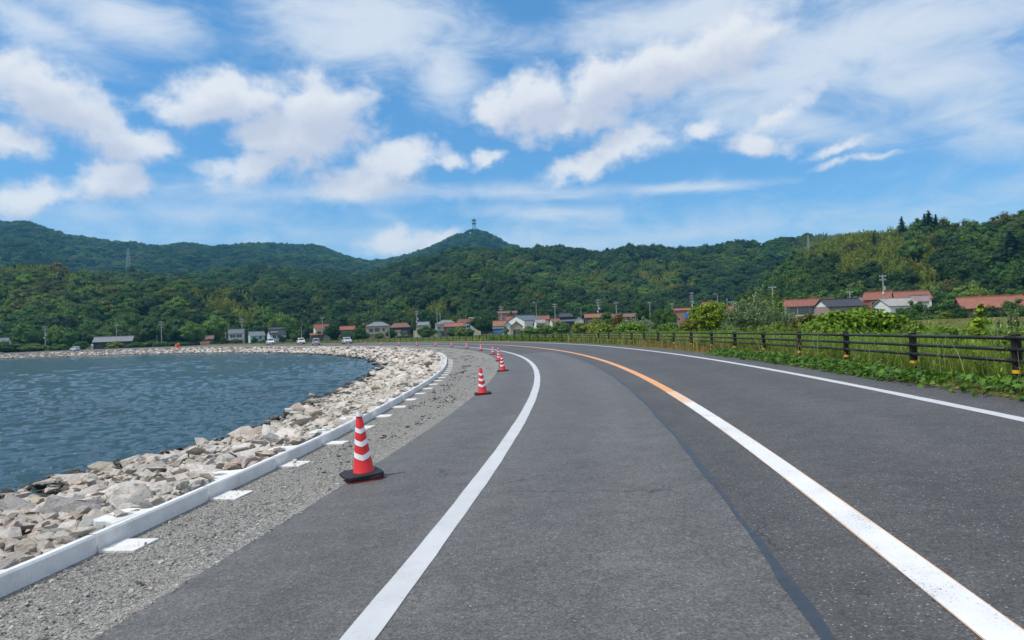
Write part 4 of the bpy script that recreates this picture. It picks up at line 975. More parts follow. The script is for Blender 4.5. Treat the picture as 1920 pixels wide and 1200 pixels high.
# ------------------------------------------------------------------ bushes near the fence, with leaves of their own
def near_bush(name, seed, loc, w, h, tint, label, cat, style, n=5200, leaf=.16, lobes=None):
    lm = LeafMesh(seed); r = lm.r; mb = MB()
    if style == 'round':
        for i in range(30):
            a = i * 2.4; t = (i + .5) / 30; z = 1 - 1.3 * t; rr = sqrt(max(.05, 1 - z * z)); k = r.uniform(.72, 1.12)
            c = np.array([cos(a) * rr * w * .36 * k, sin(a) * rr * w * .36 * k, h * (.52 + .36 * z * k)]); R = w * r.uniform(.11, .17)
            lm.clump(c, (R, R, R * .85), n // 30, leaf, leaf * .6, .4, .35)
            mb.tube((0, 0, -.2), c, .03 * w / 4, .012, 5)
        lm.core((0, 0, h * .5), (w * .26, w * .26, h * .33), seed)
    elif style == 'wispy':
        ns = 58
        for i in range(ns):
            a = r.uniform(0, 2 * pi); R = sqrt(r.random()); base = np.array([cos(a) * R * w * .16, sin(a) * R * w * .16, 0]); L = h * r.uniform(.55, 1.08) * (1.06 - .42 * R)
            tip = np.array([cos(a) * R * w * .52, sin(a) * R * w * .52, L]); nl = n // ns; t = r.random(nl) ** .65
            P = base + (tip - base) * t[:, None] + np.array([0, 0, .06 * L]) * np.sin(t * pi)[:, None] + r.normal(size=(nl, 3)) * (.05 * w * (1.1 - .6 * t))[:, None]
            d = unit(tip - base); al = d + r.normal(size=(nl, 3)) * .7; Nn = unit(r.normal(size=(nl, 3)) + np.array([0, 0, .5]))
            lm.quads(*leaf_quads(P, Nn, leaf * r.uniform(.7, 1.3, nl), leaf * .42, r, al)); mb.tube(base - (0, 0, .2), base + (tip - base) * .9, .022, .006, 4)
    elif style == 'kudzu':
        for i, (lx, lz, lr) in enumerate(lobes):
            c = np.array([lx * w, r.normal() * w * .06, lz * h]); R = lr * h
            k = int(n * lr * lr / sum(q[2] ** 2 for q in lobes)); d = unit(r.normal(size=(k, 3))); d[:, 2] = np.abs(d[:, 2]) - .35
            P = c + d * R * (.6 + .45 * r.random((k, 1))) * np.array([1.15, 1.0, .95]); Nn = unit(d * .6 + np.array([0, 0, .75]) + r.normal(size=(k, 3)) * .5)
            lm.quads(*leaf_quads(P, Nn, leaf * r.uniform(.7, 1.3, k), leaf * .85, r)); lm.core(c - (0, 0, .1 * R), (R * .62, R * .62, R * .6), seed + i)
            mb.tube((c[0] * .8, 0, -.2), c, .03, .012, 5)
    root = empty(name, loc, 0, label, cat)
    f = link('foliage', lm.mesh('foliage'), root); f['tint'] = list(tint); mb.build('stem', M_BARK, root)['kind'] = 'stuff'
    return root
def nb(px, yt, D, wpx): 
    P = at_range(px, yt, D); gz = ground_z(P[0], P[1]); return (P[0], P[1], gz - .05), wpx / F * D, P[2] - gz
def near_bushes():
    l, w, h = nb(1330, 563, 62, 94); near_bush('yellow_green_bush', 1, l, w, h, (.19, .27, .018), 'large rounded yellow-green bush behind the fence left of the silvery bush', 'bush', 'round', 8500, .19)
    l, w, h = nb(1292, 592, 55, 44); near_bush('yellow_green_bush', 2, l, w, h, (.17, .19, .025), 'small orange-tinged bush at the left foot of the large yellow-green bush', 'bush', 'round', 2200, .15)
    l, w, h = nb(1420, 543, 44, 118); near_bush('silver_leaf_bush', 3, l, w, h, T_SILVER, 'big silvery grey-green bush with upright sprays, right of the yellow-green bush', 'bush', 'wispy', 9500, .17)
    l, w, h = nb(1378, 586, 46, 70); near_bush('silver_leaf_bush', 4, l, w, h, T_SILVER, 'lower silvery shoots between the yellow-green bush and the big silvery bush', 'bush', 'wispy', 3600, .16)
    l, w, h = nb(1478, 578, 40, 60); near_bush('silver_leaf_bush', 31, l, w, h, T_SILVER, 'silvery bush at the right shoulder of the big silvery bush', 'bush', 'wispy', 3600, .15)
    l, w, h = nb(1192, 588, 95, 76); near_bush('silver_leaf_bush', 5, l, w, h, (.22, .27, .19), 'pale silvery bush far along the fence, beside the reddish bush', 'bush', 'wispy', 4200, .30)
    l, w, h = nb(1185, 606, 84, 70); near_bush('leafy_bush', 6, l, w, h, (.14, .25, .025), 'low bright green bush in front of the pale silvery bush', 'bush', 'round', 2400, .30)
    l, w, h = nb(1128, 607, 100, 60); near_bush('leafy_bush', 7, l, w, h, (.18, .24, .03), 'low light green bush left of the pale silvery bush', 'bush', 'round', 2400, .32)
    l, w, h = nb(1510, 582, 36, 66); near_bush('leafy_bush', 8, l, w, h, (.13, .15, .035), 'reddish-green bush between the silvery bush and the kudzu thicket', 'bush', 'round', 4200, .14)
    l, w, h = nb(1622, 567, 27, 185); near_bush('kudzu_thicket', 9, l, w, h, (.15, .25, .018), 'broad kudzu thicket of large bright leaves behind the fence', 'bush', 'kudzu', 4200, .165, [(-.46, .55, .36), (-.30, .68, .36), (-.08, .72, .34), (.12, .70, .32), (.30, .60, .34), (.44, .42, .30), (-.34, .3, .3), (0, .35, .36), (.2, .3, .34), (.4, .2, .25)])
    l, w, h = nb(1828, 562, 17, 46); near_bush('kudzu_shoot', 10, l, w, h, (.18, .27, .018), 'upright kudzu shoot with yellow-green leaves near the right picture edge', 'bush', 'kudzu', 620, .16, [(-.1, .25, .20), (.1, .45, .17), (-.05, .60, .13), (.15, .72, .10), (.1, .86, .06), (.25, .93, .04)])
    l, w, h = nb(1893, 556, 14, 70); near_bush('silver_leaf_bush', 11, l, w, h, (.17, .24, .12), 'silvery leafed bush at the right picture edge behind the last fence post', 'bush', 'wispy', 2600, .075)
    l, w, h = nb(1905, 600, 12.5, 70); near_bush('leafy_bush', 12, l, w, h, (.14, .24, .03), 'green bush behind the last fence post at the right edge', 'bush', 'round', 2600, .07)
    for i, (px, yt, D, wp, nn, lf, lab) in enumerate([(1548, 598, 33, 56, 2400, .13, 'green weed bush at the left end of the kudzu thicket'), (1712, 601, 23, 80, 2600, .10, 'low leafy bush at the right end of the kudzu thicket'), (1452, 602, 36, 70, 2400, .13, 'low green bush in front of the big silvery bush'), (1252, 606, 74, 56, 1500, .26, 'low green bush left of the large yellow-green bush'), (1778, 604, 18, 70, 2400, .085, 'low leafy bush between the kudzu thicket and the kudzu shoot'), (1376, 606, 48, 50, 1800, .17, 'low green bush at the right foot of the yellow-green bush')]):
        l, w, h = nb(px, yt, D, wp); near_bush('leafy_bush', 40 + i, l, w, h, (.115 + .02 * (i % 3), .205, .026), lab, 'bush', 'round', nn, lf)
near_bushes()

# ------------------------------------------------------------------ grass and weeds of the verge
def blades(name, n, s_rng, u_fn, h_fn, wd, tints, label, segs=3, spread=.35):
    r = np.random.default_rng(len(name) * 37); s = s_rng(n, r); u = u_fn(n, r, s)
    x, y = xy(s, u); z = zland(s, u) - .02
    h = h_fn(n, r, s, u); a = r.uniform(0, 2 * pi, n); lean = h * r.uniform(.1, 1, n) * spread; w = wd * r.uniform(.6, 1.4, n) * np.clip(np.hypot(x, y) / 16, 1, 9)
    fa = r.uniform(0, 2 * pi, n); sx, sy = np.cos(fa) * w / 2, np.sin(fa) * w / 2; V = []
    for k in range(segs):
        t = k / segs; q = 1 - .55 * t
        cx, cy, cz = x + np.cos(a) * lean * t * t, y + np.sin(a) * lean * t * t, z + h * (t - .15 * t * t)
        V += [np.stack([cx - sx * q, cy - sy * q, cz], -1), np.stack([cx + sx * q, cy + sy * q, cz], -1)]
    V.append(np.stack([x + np.cos(a) * lean, y + np.sin(a) * lean, z + h * .85], -1))
    m = 2 * segs + 1; V = np.stack(V, 1).reshape(-1, 3); b = np.arange(n)[:, None] * m
    F4 = np.concatenate([b + np.array([[2 * k, 2 * k + 1, 2 * k + 3, 2 * k + 2]]) for k in range(segs - 1)]); F3 = b + np.array([[2 * segs - 2, 2 * segs - 1, 2 * segs]])
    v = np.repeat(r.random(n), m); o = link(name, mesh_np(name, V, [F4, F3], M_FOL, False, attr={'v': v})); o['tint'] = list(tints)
    return tag(o, label, 'grass', kind='stuff')
def verge_plants():
    def s_near(n, r): return -24 + 95 * r.random(n) ** 1.6
    front = lambda n, r, s: 7.15 + 1.7 * r.random(n)
    back = lambda n, r, s: 7.9 + 6.5 * r.random(n) ** 1.2
    edge = lambda s: .35 + .65 * sst(noise2(s / 2.3, s * 0 + 1, 3), -.5, .6)
    blades('verge_grass', 24000, s_near, front, lambda n, r, s, u: (.26 + .46 * r.random(n)) * np.clip((u - 7.0) / .9, .25, 1) * (.45 + .55 * edge(s)) * np.where(u < 7.8, .45, 1), .009, (.17, .23, .035), 'short green roadside grass under the pipe fence', 3, .6)
    blades('dry_verge_grass', 9000, lambda n, r: -12 + 26 * r.random(n), front, lambda n, r, s, u: (.15 + .4 * r.random(n)) * np.clip((u - 6.9) / .8, .25, 1), .008, (.30, .21, .09), 'dry reddish-brown grass at the fence foot in mid distance', 3, .7)
    blades('tall_grass_behind_fence', 30000, s_near, back, lambda n, r, s, u: (.45 + .85 * r.random(n)) * (.65 + .35 * edge(s)), .014, (.19, .29, .045), 'tall bright green grass growing behind the pipe fence', 4, .55)
    blades('far_verge_grass', 26000, lambda n, r: 55 + 190 * r.random(n), lambda n, r, s: 7.2 + 11 * r.random(n), lambda n, r, s, u: (.12 + .3 * r.random(n)) * np.where(u < 8.2, .8, 1.5), .022, (.22, .28, .03), 'yellow-green grass along the far outer edge of the curve', 2, .4)
    blades('field_tufts', 22000, lambda n, r: 20 + 130 * r.random(n), lambda n, r, s: 13 + 22 * r.random(n), lambda n, r, s, u: .3 + .55 * r.random(n), .03, (.17, .26, .05), 'rough green grass of the field between fence and bushes', 2, .5)
    blades('field_tufts', 26000, lambda n, r: -26 + 60 * r.random(n), lambda n, r, s: 9 + 20 * r.random(n), lambda n, r, s, u: .55 + .75 * r.random(n), .018, (.18, .28, .045), 'rough grass behind the near part of the pipe fence', 3, .5)
    blades('seeding_grass', 5200, lambda n, r: -24 + 60 * r.random(n), lambda n, r, s: 7.3 + 3.2 * r.random(n), lambda n, r, s, u: .5 + .65 * r.random(n), .007, (.30, .30, .12), 'pale seeding grass stalks among the green grass along the pipe fence', 4, .5)
    # feathery weeds
    lm = LeafMesh(61); r = lm.r
    for i in range(900):
        s = -24 + (22 if i < 300 else 34) * r.random() ** .9; u = 7.35 + 1.9 * r.random() if i < 300 else 8.0 + 4.5 * r.random(); x, y = xy(s, u); z = float(zland(s, u)); h = r.uniform(.35, .85 if i < 300 else 1.25) * (.5 if u < 7.8 and s > -19.5 else 1); n = 34; t = r.uniform(.15, 1, n); a = r.uniform(0, 6.3, n)
        d = np.stack([np.cos(a), np.sin(a), np.full(n, .5)], 1); P = np.array([x, y, z]) + np.array([0, 0, 1]) * (h * t)[:, None] + d * .055
        lm.quads(*leaf_quads(P, unit(np.stack([-d[:, 0] * .5, -d[:, 1] * .5, np.ones(n)], 1) + r.normal(size=(n, 3)) * .3), .13, .024, r, d))
    o = link('feathery_weeds', lm.mesh('feathery_weeds')); o['tint'] = [.15, .25, .03]; tag(o, 'tall narrow leafed weeds growing around the nearest fence posts', 'weeds', kind='stuff')
    straw = [LeafMesh(62)]; lm = straw[0]; r = lm.r; n = 2600; s = -23.5 + 40 * r.random(n) ** 1.5; u = 6.93 + np.abs(r.normal(size=n)) * .22; x, y = xy(s, u); P = np.stack([x, y, zland(s, u) + .015], 1)
    a = r.uniform(0, 6.3, n); lm.quads(*leaf_quads(P, unit(r.normal(size=(n, 3)) * .25 + np.array([0, 0, 1])), .16, .012, r, np.stack([np.cos(a), np.sin(a), 0 * a], 1)))
    o = link('straw_litter', lm.mesh('straw_litter')); o['tint'] = [.33, .25, .13]; tag(o, 'pale dry straw litter along the right edge of the asphalt', 'litter', kind='stuff')
verge_plants()
def heart_leaf():
    o_ = [(0, 0), (.34, -.16), (.52, .12), (.40, .50), (0, 1.0), (-.40, .50), (-.52, .12), (-.34, -.16)]
    V = [(x, y, .10 * abs(x) - .16 * y * y) for x, y in o_] + [(0, .45, -.05)]
    Fs = np.array([(i, (i + 1) % 8, 8) for i in range(8)]); return np.array(V, float), Fs
def kudzu_edge():
    V0, F0 = heart_leaf(); root = empty('kudzu_vine', P3(-15, 7.2), 0, 'creeping kudzu vine with broad green leaves spilling onto the asphalt below the fence', 'vine'); org = np.array(root.location)
    protos = []
    for k in range(3):
        protos.append(mesh_np('leaf', V0 * np.array([1, 1, 1 + k * .6]), F0, M_FOL, False, attr={'v': np.full(9, .25 + .3 * k)}))
    lm = LeafMesh(71); cnt = 0; items = []
    for i in range(3200):
        s = rng.uniform(-19.8, -2.0); dens = .5 + .5 * float(noise2(np.array([s / 1.9]), np.array([.3]), 2)[0])
        if s < -17.6 and rng.random() > .45: continue
        wmax = 1.05 * (.55 + .45 * dens); u = 6.72 + rng.random() ** .8 * wmax; hgt = .25 * sin(min(1, (u - 6.72) / .55) * pi / 2) * (.6 + .4 * dens)
        items.append((s, u, hgt * rng.uniform(.55, 1.05) + .03))
    for i in range(120): items.append((rng.uniform(-21.9, -20.2), 6.85 + .45 * rng.random(), .04 + .22 * rng.random()))
    items.sort(key=lambda q: q[0] + (q[1] - 6.7) * 1.5)
    for s, u, h in items:
        x, y, an = path(s); p = np.array([x + u * cos(an), y + u * sin(an), float(zland(s, u)) + h]); sz = rng.uniform(.055, .12)
        out = math.atan2(-sin(an), -cos(an)) + rng.gauss(0, .9)
        e = Euler((rng.gauss(-.30, .35), rng.gauss(0, .35), out - pi / 2), 'XYZ')
        if cnt < 300:
            o = link('leaf', protos[cnt % 3], root, Vector(p - org), e); o.scale = (sz, sz, sz); o['tint'] = vary((.068, .155, .018), .2); cnt += 1
        else: lm.tris((V0 * sz) @ np.array(e.to_matrix()).T + p - org, F0, np.full(9, rng.random()))
    o = link('leaf_mass', lm.mesh('leaf_mass'), root); o['tint'] = [.068, .155, .018]; o['kind'] = 'stuff'
    mb = MB()
    for k in range(30):
        s = rng.uniform(-20, -3); p = np.array(P3(s, 6.95)) - org; q = np.array(P3(s + rng.uniform(-1, 1), 7.6)) - org; mb.tube(p + (0, 0, .04), q + (0, 0, .18), .006, .008, 4)
    mb.build('stem', M_BARK, root)['kind'] = 'stuff'
kudzu_edge()
# ------------------------------------------------------------------ the village
def roof_mat(name, c, rows=True):
    m, nt, bs, L = nodes(name); P = objco(nt); a = mnoise(nt, P, .9, 5, .65); b = mnoise(nt, P, 12, 3, .6)
    col = mixrgb(nt, 1.0, c, ramp(nt, a.outputs['Fac'], [(.3, (.72, .72, .74)), (.7, (1.15, 1.13, 1.12))]), 'MULTIPLY')
    col = mixrgb(nt, 1.0, col, ramp(nt, b.outputs['Fac'], [(.3, (.85, .85, .85)), (.7, (1.1, 1.1, 1.1))]), 'MULTIPLY')
    L(col, bs.inputs['Base Color']); bs.inputs['Roughness'].default_value = .55
    return m
R_RED, R_RED2, R_BROWN = roof_mat('red_roof_tile', (.235, .080, .046)), roof_mat('orange_roof_tile', (.265, .098, .055)), roof_mat('brown_roof_tile', (.165, .080, .058))
R_GREY, R_SLATE, R_BLACK, R_PALE, R_MAUVE = roof_mat('grey_roof_tile', (.17, .185, .20)), roof_mat('slate_roof_tile', (.10, .12, .145)), roof_mat('black_roof_tile', (.035, .037, .045)), roof_mat('pale_roof_metal', (.33, .30, .28)), roof_mat('mauve_roof_tile', (.22, .17, .17))
W_WHITE, W_CREAM, W_BEIGE, W_BLUE, W_BROWN, W_DARK, W_TERRA, W_GREY = plain('white_plaster', (.62, .62, .60)), plain('cream_plaster', (.50, .45, .34)), plain('beige_plaster', (.36, .31, .22)), plain('pale_blue_siding', (.42, .55, .56)), plain('brown_boards', (.11, .065, .05)), plain('dark_boards', (.035, .028, .026)), plain('terracotta_wall', (.33, .15, .11)), plain('grey_wall', (.20, .21, .22))
W_BLUEM = plain('blue_sheet', (.04, .17, .38)); W_PINK = plain('pink_wall', (.27, .20, .18)); W_REDB = plain('red_boards', (.26, .07, .04))
M_GLASS = plain('window_glass', (.025, .032, .04), .08, .1, 2, spec=.8); M_FRAME = plain('window_frame', (.45, .45, .44), .5); M_DFRAME = plain('dark_frame', (.06, .055, .05), .5)
def slab(mb, pts, th):
    n = (Vector(pts[1]) - Vector(pts[0])).cross(Vector(pts[2]) - Vector(pts[0])).normalized()
    if n.z < 0: pts = pts[::-1]; n = -n
    k = len(pts); V = [tuple(Vector(p)) for p in pts] + [tuple(Vector(p) - n * th) for p in pts]
    mb.add(V, [tuple(range(k)), tuple(range(2 * k - 1, k - 1, -1))] + [((i + 1) % k, i, k + i, k + (i + 1) % k) for i in range(k)])
def tiles(root_roof, pts, mat, step):
    """raised rows of tile running down a slope: quad pts = eave0, eave1, ridge1, ridge0"""
    a, b, c, d = [Vector(p) for p in pts]; n = max(2, int((b - a).length / step)); mb = MB(); nn = (b - a).cross(d - a).normalized()
    if nn.z < 0: nn = -nn
    for i in range(n + 1):
        t = i / n; p, q = a.lerp(b, t), d.lerp(c, t)
        if (q - p).length < .3: continue
        w = (b - a).normalized() * step * .22
        mb.add([p - w, p + w, q + w, q - w, p + nn * .05, q + nn * .05], [(0, 4, 5, 3), (4, 1, 2, 5), (0, 1, 4), (3, 5, 2)])
    mb.build('tile_row', mat, root_roof)['kind'] = 'stuff'
def window(wall, x, z, w, h, y, frame=None, axis='y'):
    fr = MB(); t = .09
    for b in ((x - w / 2 - t, x - w / 2, z - t, z + h + t), (x + w / 2, x + w / 2 + t, z - t, z + h + t), (x - w / 2, x + w / 2, z + h, z + h + t), (x - w / 2, x + w / 2, z - t, z), (x - t * .4, x + t * .4, z, z + h)):
        if axis == 'y': fr.box(b[0], b[1], y - .06, y + .02, b[2], b[3])
        else: fr.box(y - .02, y + .06, b[0], b[1], b[2], b[3])
    f = fr.build('window', frame or M_FRAME, wall); g = MB()
    if axis == 'y': g.box(x - w / 2, x + w / 2, y - .025, y + .01, z, z + h)
    else: g.box(y - .01, y + .025, x - w / 2, x + w / 2, z, z + h)
    g.build('pane', M_GLASS, f)
def house(label, D, xl, xr, yr, ye, style, roof, wall, rz=0.0, depth=None, wins=(), lower=None, oh=.6, yb=None, cat='house', name='house', base_gap=0, trim=None, gable_wall=None, tile=False, extra=None):
    xc = (xl + xr) / 2; D = near_d(xc, D); Pr = at_range(xc, yr, D); Pe = at_range(xc, ye, D); gz = ground_z(Pr[0], Pr[1]) - .3
    if yb is not None: gz = min(gz, at_range(xc, yb, D)[2])
    w = (xr - xl) / F * D; zr, ze = Pr[2] - gz, Pe[2] - gz; dp = depth or w * .7
    root = empty(name, (Pr[0], Pr[1], gz), -atan2(Pr[0], Pr[1]) * .6 + rz, label, cat)
    hw, hd = w / 2 - oh * .6, dp / 2 - oh * .6; mb = MB()
    if style == 'gable':        # ridge left to right
        prof = [(-hd, 0), (hd, 0), (hd, ze), (0, zr - .25), (-hd, ze)]; mb.prism(prof, -hw, hw, 'x'); wl = mb.build('wall', wall, root)
        rf = MB(); a = dp / 2; W2 = w / 2; k = (zr - ze) / hd; ez = ze - (a - hd) * k + .12; zt = zr + .05
        slab(rf, [(-W2, -a, ez), (W2, -a, ez), (W2, 0, zt), (-W2, 0, zt)], .14); slab(rf, [(W2, a, ez), (-W2, a, ez), (-W2, 0, zt), (W2, 0, zt)], .14)
        ro = rf.build('roof', roof, root); MB().box(-W2 - .05, W2 + .05, -.16, .16, zt - .05, zt + .2).build('ridge', roof, ro)
        if tile: tiles(ro, [(-W2 + .1, -a, ez + .01), (W2 - .1, -a, ez + .01), (W2 - .1, 0, zt + .01), (-W2 + .1, 0, zt + .01)], roof, .55)
        slopes = [(-hw, hw)]
    elif style == 'front':      # gable end faces us
        prof = [(-hw, 0), (hw, 0), (hw, ze), (0, zr - .25), (-hw, ze)]; mb.prism(prof, -hd, hd, 'y'); wl = mb.build('wall', wall, root)
        rf = MB(); a = w / 2; D2 = dp / 2; k = (zr - ze) / hw; ez = ze - (a - hw) * k + .12; zt = zr + .05
        slab(rf, [(-a, -D2, ez), (-a, D2, ez), (0, D2, zt), (0, -D2, zt)], .14); slab(rf, [(a, D2, ez), (a, -D2, ez), (0, -D2, zt), (0, D2, zt)], .14)
        ro = rf.build('roof', roof, root); MB().box(-.16, .16, -D2 - .05, D2 + .05, zt - .05, zt + .2).build('ridge', roof, ro)
    else:                       # hip, a short ridge
        mb.box(-hw, hw, -hd, hd, 0, ze); wl = mb.build('wall', wall, root); rf = MB(); W2, a = w / 2, dp / 2; rl = max(.3, W2 - a * .8) if style == 'hip' else W2 * .62; ez = ze - .1
        e = [(-W2, -a, ez), (W2, -a, ez), (W2, a, ez), (-W2, a, ez)]; r1, r2 = (-rl, 0, zr), (rl, 0, zr)
        slab(rf, [e[0], e[1], r2, r1], .1); slab(rf, [e[2], e[3], r1, r2], .1); slab(rf, [e[1], e[2], r2], .1); slab(rf, [e[3], e[0], r1], .1)
        ro = rf.build('roof', roof, root); MB().box(-rl - .1, rl + .1, -.16, .16, zr - .1, zr + .18).build('ridge', roof, ro)
    if gable_wall is not None and style == 'gable':
        for sx in (-1, 1):
            g = MB().add([(sx * (hw + .02), -hd * .92, ze + .1), (sx * (hw + .02), hd * .92, ze + .1), (sx * (hw + .02), 0, zr - .35)], [(0, 1, 2)])
            g.build('gable_panel', gable_wall, wl)
    for wx, wz, ww, wh in wins: window(wl, wx * hw, wz * ze, ww, wh, -hd, trim)
    if lower:                   # a lean-to roof and storey in front
        lw, lz, ld, lwall, lroof = lower; x0, x1 = lw[0] * w / 2, lw[1] * w / 2; l2 = MB().box(x0 + .3, x1 - .3, -hd - ld + .4, -hd - .01, 0, lz * ze - .5).build('annex', lwall, root)
        l3 = MB(); slab(l3, [(x0, -hd - ld, lz * ze - .6), (x1, -hd - ld, lz * ze - .6), (x1, -hd + .02, lz * ze + .25), (x0, -hd + .02, lz * ze + .25)], .12); l3.build('annex_roof', lroof, l2)
    if extra: extra(root, wl, ro, hw, hd, zr, ze)
    return root
def balcony(root, wl, ro, hw, hd, zr, ze):
    b = MB(); y = -hd - 1.6; x0, x1, z = -hw * 1.15, hw * .25, ze * .48
    b.box(x0, x1, y, -hd - .01, z - .12, z); pl = b.build('balcony', W_GREY, root); r_ = MB(); n = 22
    for i in range(n + 1): x = x0 + (x1 - x0) * i / n; r_.box(x - .03, x + .03, y, y + .04, z, z + 1.0)
    r_.box(x0, x1, y - .01, y + .05, z + 1.0, z + 1.07); r_.build('railing', plain('blue_grey_railing', (.22, .32, .38), .5), pl)
    p = MB()
    for x in (x0 + .3, x1 - .3): p.box(x - .1, x + .1, y + .1, y + .3, 0, z - .12)
    p.build('balcony_post', W_GREY, pl)['kind'] = 'stuff'
def skylights(root, wl, ro, hw, hd, zr, ze):
    for x in (-.62, -.2): MB().box(x * hw - .7, x * hw + .7, -hd * .75, -hd * .45, ze + (zr - ze) * .42, ze + (zr - ze) * .66).build('skylight', plain('pale_panel', (.62, .63, .64), .3), ro)
def blue_panel(root, wl, ro, hw, hd, zr, ze): MB().box(hw * .25, hw * .95, -hd - .12, -hd - .02, ze * .62, ze * .62 + 1.55).build('blue_panel', plain('blue_panel_sheet', (.02, .16, .62), .5), wl)
def village():
    w2 = ((-.45, .62, 1.6, 1.1), (.35, .62, 1.6, 1.1)); w4 = w2 + ((-.45, .14, 1.8, 1.2), (.4, .14, 1.8, 1.2))
    house('white walled house end with dark roof at the far left edge', 300, -34, 14, 634, 641, 'gable', R_SLATE, W_WHITE, wins=((.6, .2, 1.2, .8),))
    house('long dark brown barn with grey metal roof across the lake', 300, 181, 248, 631, 640, 'gable', R_GREY, W_DARK, wins=((-.7, .35, 1.2, 1.0), (.6, .35, 1.2, 1.0)), depth=8, oh=.7, trim=M_DFRAME, cat='barn', name='barn')
    house('small white shed at the left end of the long barn', 296, 172, 184, 645, 648, 'gable', R_PALE, W_WHITE, depth=3, oh=.2, cat='shed', name='shed', wins=((0, .3, .7, .6),))
    house('small house with dark red roof left of the white and grey house', 415, 378, 401, 629, 635, 'gable', R_BROWN, W_BROWN, lower=((-1, .4), .55, 2.4, W_WHITE, R_RED), wins=w2)
    house('two storey white house with dark grey roof, leftmost of the lakeside row', 430, 429, 458, 617, 624.5, 'gable', R_SLATE, W_WHITE, wins=((-.45, .62, 2.6, 1.5), (.45, .62, 2.6, 1.5), (0, .12, 2.2, 1.3)), lower=((-1.35, .9), .5, 2.6, W_BROWN, R_SLATE))
    house('pale blue house with grey roof, left one of the pair', 425, 466, 495, 621.5, 629, 'gable', R_GREY, W_BLUE, rz=.35, wins=((-.5, .55, 1.2, .9), (.4, .55, 1.0, 1.4), (-.2, .15, 1.4, 1.2)))
    house('pale blue house with black roof and pale roof panels, right one of the pair', 415, 502, 534, 618.5, 627, 'gable', R_BLACK, W_BLUE, rz=.45, wins=((-.5, .58, 1.6, 1.4), (.1, .58, 1.6, 1.4), (.3, .12, 1.6, 1.6)), extra=skylights)
    house('black roof of a house behind the right pale blue house', 440, 504, 532, 613.5, 620, 'gable', R_BLACK, W_GREY, wins=w2)
    house('house with stepped red tile roofs behind the silver van', 395, 588, 616, 607.5, 616, 'gable', R_RED, W_WHITE, rz=.3, wins=w2, lower=((-1.7, -.1), .62, 3.2, W_BROWN, R_RED))
    house('small brown house with red roof above the silver car', 395, 637, 666, 611.5, 618, 'gable', R_RED, W_BROWN, wins=w2, lower=((-1, .8), .5, 2.2, W_CREAM, R_PALE))
    house('two storey beige house with slate blue hipped roof', 370, 686, 732, 603.5, 611, 'hip', R_GREY, W_BEIGE, depth=10, wins=((-.55, .58, 1.5, 1.4), (-.05, .60, 2.1, 1.3), (.5, .62, .9, 1.1), (-.6, .1, 2.2, 1.8), (.1, .1, 2.2, 1.8)), lower=((-.8, .35), .48, 2.2, W_BEIGE, R_SLATE), trim=M_DFRAME)
    house('brown tiled house with dark walls right of the beige house', 362, 731, 770, 605.5, 613.5, 'irimoya', R_BROWN, W_DARK, depth=9, wins=((-.5, .3, 2.6, 1.8), (.4, .3, 2.6, 1.8)), lower=((-1.05, .1), .72, 2.0, W_WHITE, R_BROWN))
    house('cream house with plain grey roof behind the slim olive tree', 352, 776, 806, 604, 610, 'gable', R_GREY, W_CREAM, rz=-.15, depth=8, wins=((.3, .6, 1.2, 1.0), (.75, .6, 1.2, 1.0)))
    house('cream house with grey hipped roof and a blue-grey balcony', 340, 815, 858, 600, 607, 'hip', R_GREY, W_CREAM, depth=9, wins=((-.6, .55, 1.8, 1.6), (-.1, .55, 1.8, 1.6), (-.2, .05, 2, 2)), extra=balcony)
    house('low house with orange-red roof right of the balcony house', 330, 832, 868, 605.5, 612, 'gable', R_RED2, W_BROWN, wins=w2)
    house('red roofed house with white gable behind the big dark round tree', 352, 858, 884, 598, 605, 'gable', R_RED, W_WHITE, rz=.4, wins=w2)
    house('pale flat roofed house above the big dark round tree', 372, 878, 902, 595.5, 599, 'gable', R_PALE, W_CREAM, wins=w2)
    house('tall terracotta building standing behind the village centre', 375, 933, 970, 583.5, 587.5, 'gable', R_BROWN, W_TERRA, depth=9, wins=((.3, .7, 1.4, 1.2), (-.5, .7, 1.0, 1.2)), cat='building', name='building')
    house('house with red roof just above the blue shed', 298, 924, 950, 601.5, 610, 'gable', R_RED2, W_WHITE, wins=w2, rz=-.1)
    house('house with red roof left of the big white gable', 325, 949, 974, 593, 601, 'gable', R_RED, W_CREAM, wins=w2)
    house('large house with black-grey roof and broad white gable in the village centre', 312, 962, 1005, 591.5, 601, 'gable', R_SLATE, W_WHITE, rz=.62, depth=13, wins=((.1, .62, 1.6, 1.0), (.6, .62, 1.6, 1.0)), tile=True)
    house('porch house with dark roof and beige gable at the hedge end', 285, 955, 981, 602.5, 612, 'front', R_SLATE, W_BEIGE, depth=7, wins=((-.3, .15, 1.2, 1.7), (.35, .15, 1.0, 1.7)), trim=M_DFRAME)
    house('small grey roofed house with rounded white gable behind the clipped tree', 292, 940, 962, 603, 611, 'front', R_GREY, W_WHITE, depth=6, wins=((0, .4, 1.2, .8),))
    house('bright blue shed with dark flat roof', 282, 923, 944, 613.5, 616.5, 'gable', R_SLATE, W_BLUEM, depth=4, oh=.3, wins=((.4, .3, .9, .8), (-.4, .2, .7, 1.2)), cat='shed', name='shed')
    house('house with red roof right of the big white gable', 335, 1000, 1030, 592, 598.5, 'gable', R_RED, W_CREAM, wins=w2)
    house('house with tan roof behind the long hedge', 300, 1001, 1022, 598.5, 604.5, 'gable', R_PALE, W_WHITE, rz=.4, wins=w2)
    house('small red roofed house right of the tan roof', 318, 1030, 1050, 597, 603, 'gable', R_RED2, W_WHITE, rz=.5, wins=w2)
    house('house with stacked black roofs right of the village centre', 332, 1045, 1075, 587, 594, 'irimoya', R_BLACK, W_DARK, depth=9, wins=w2, lower=((-1.1, 1.1), .78, 2, W_DARK, R_SLATE))
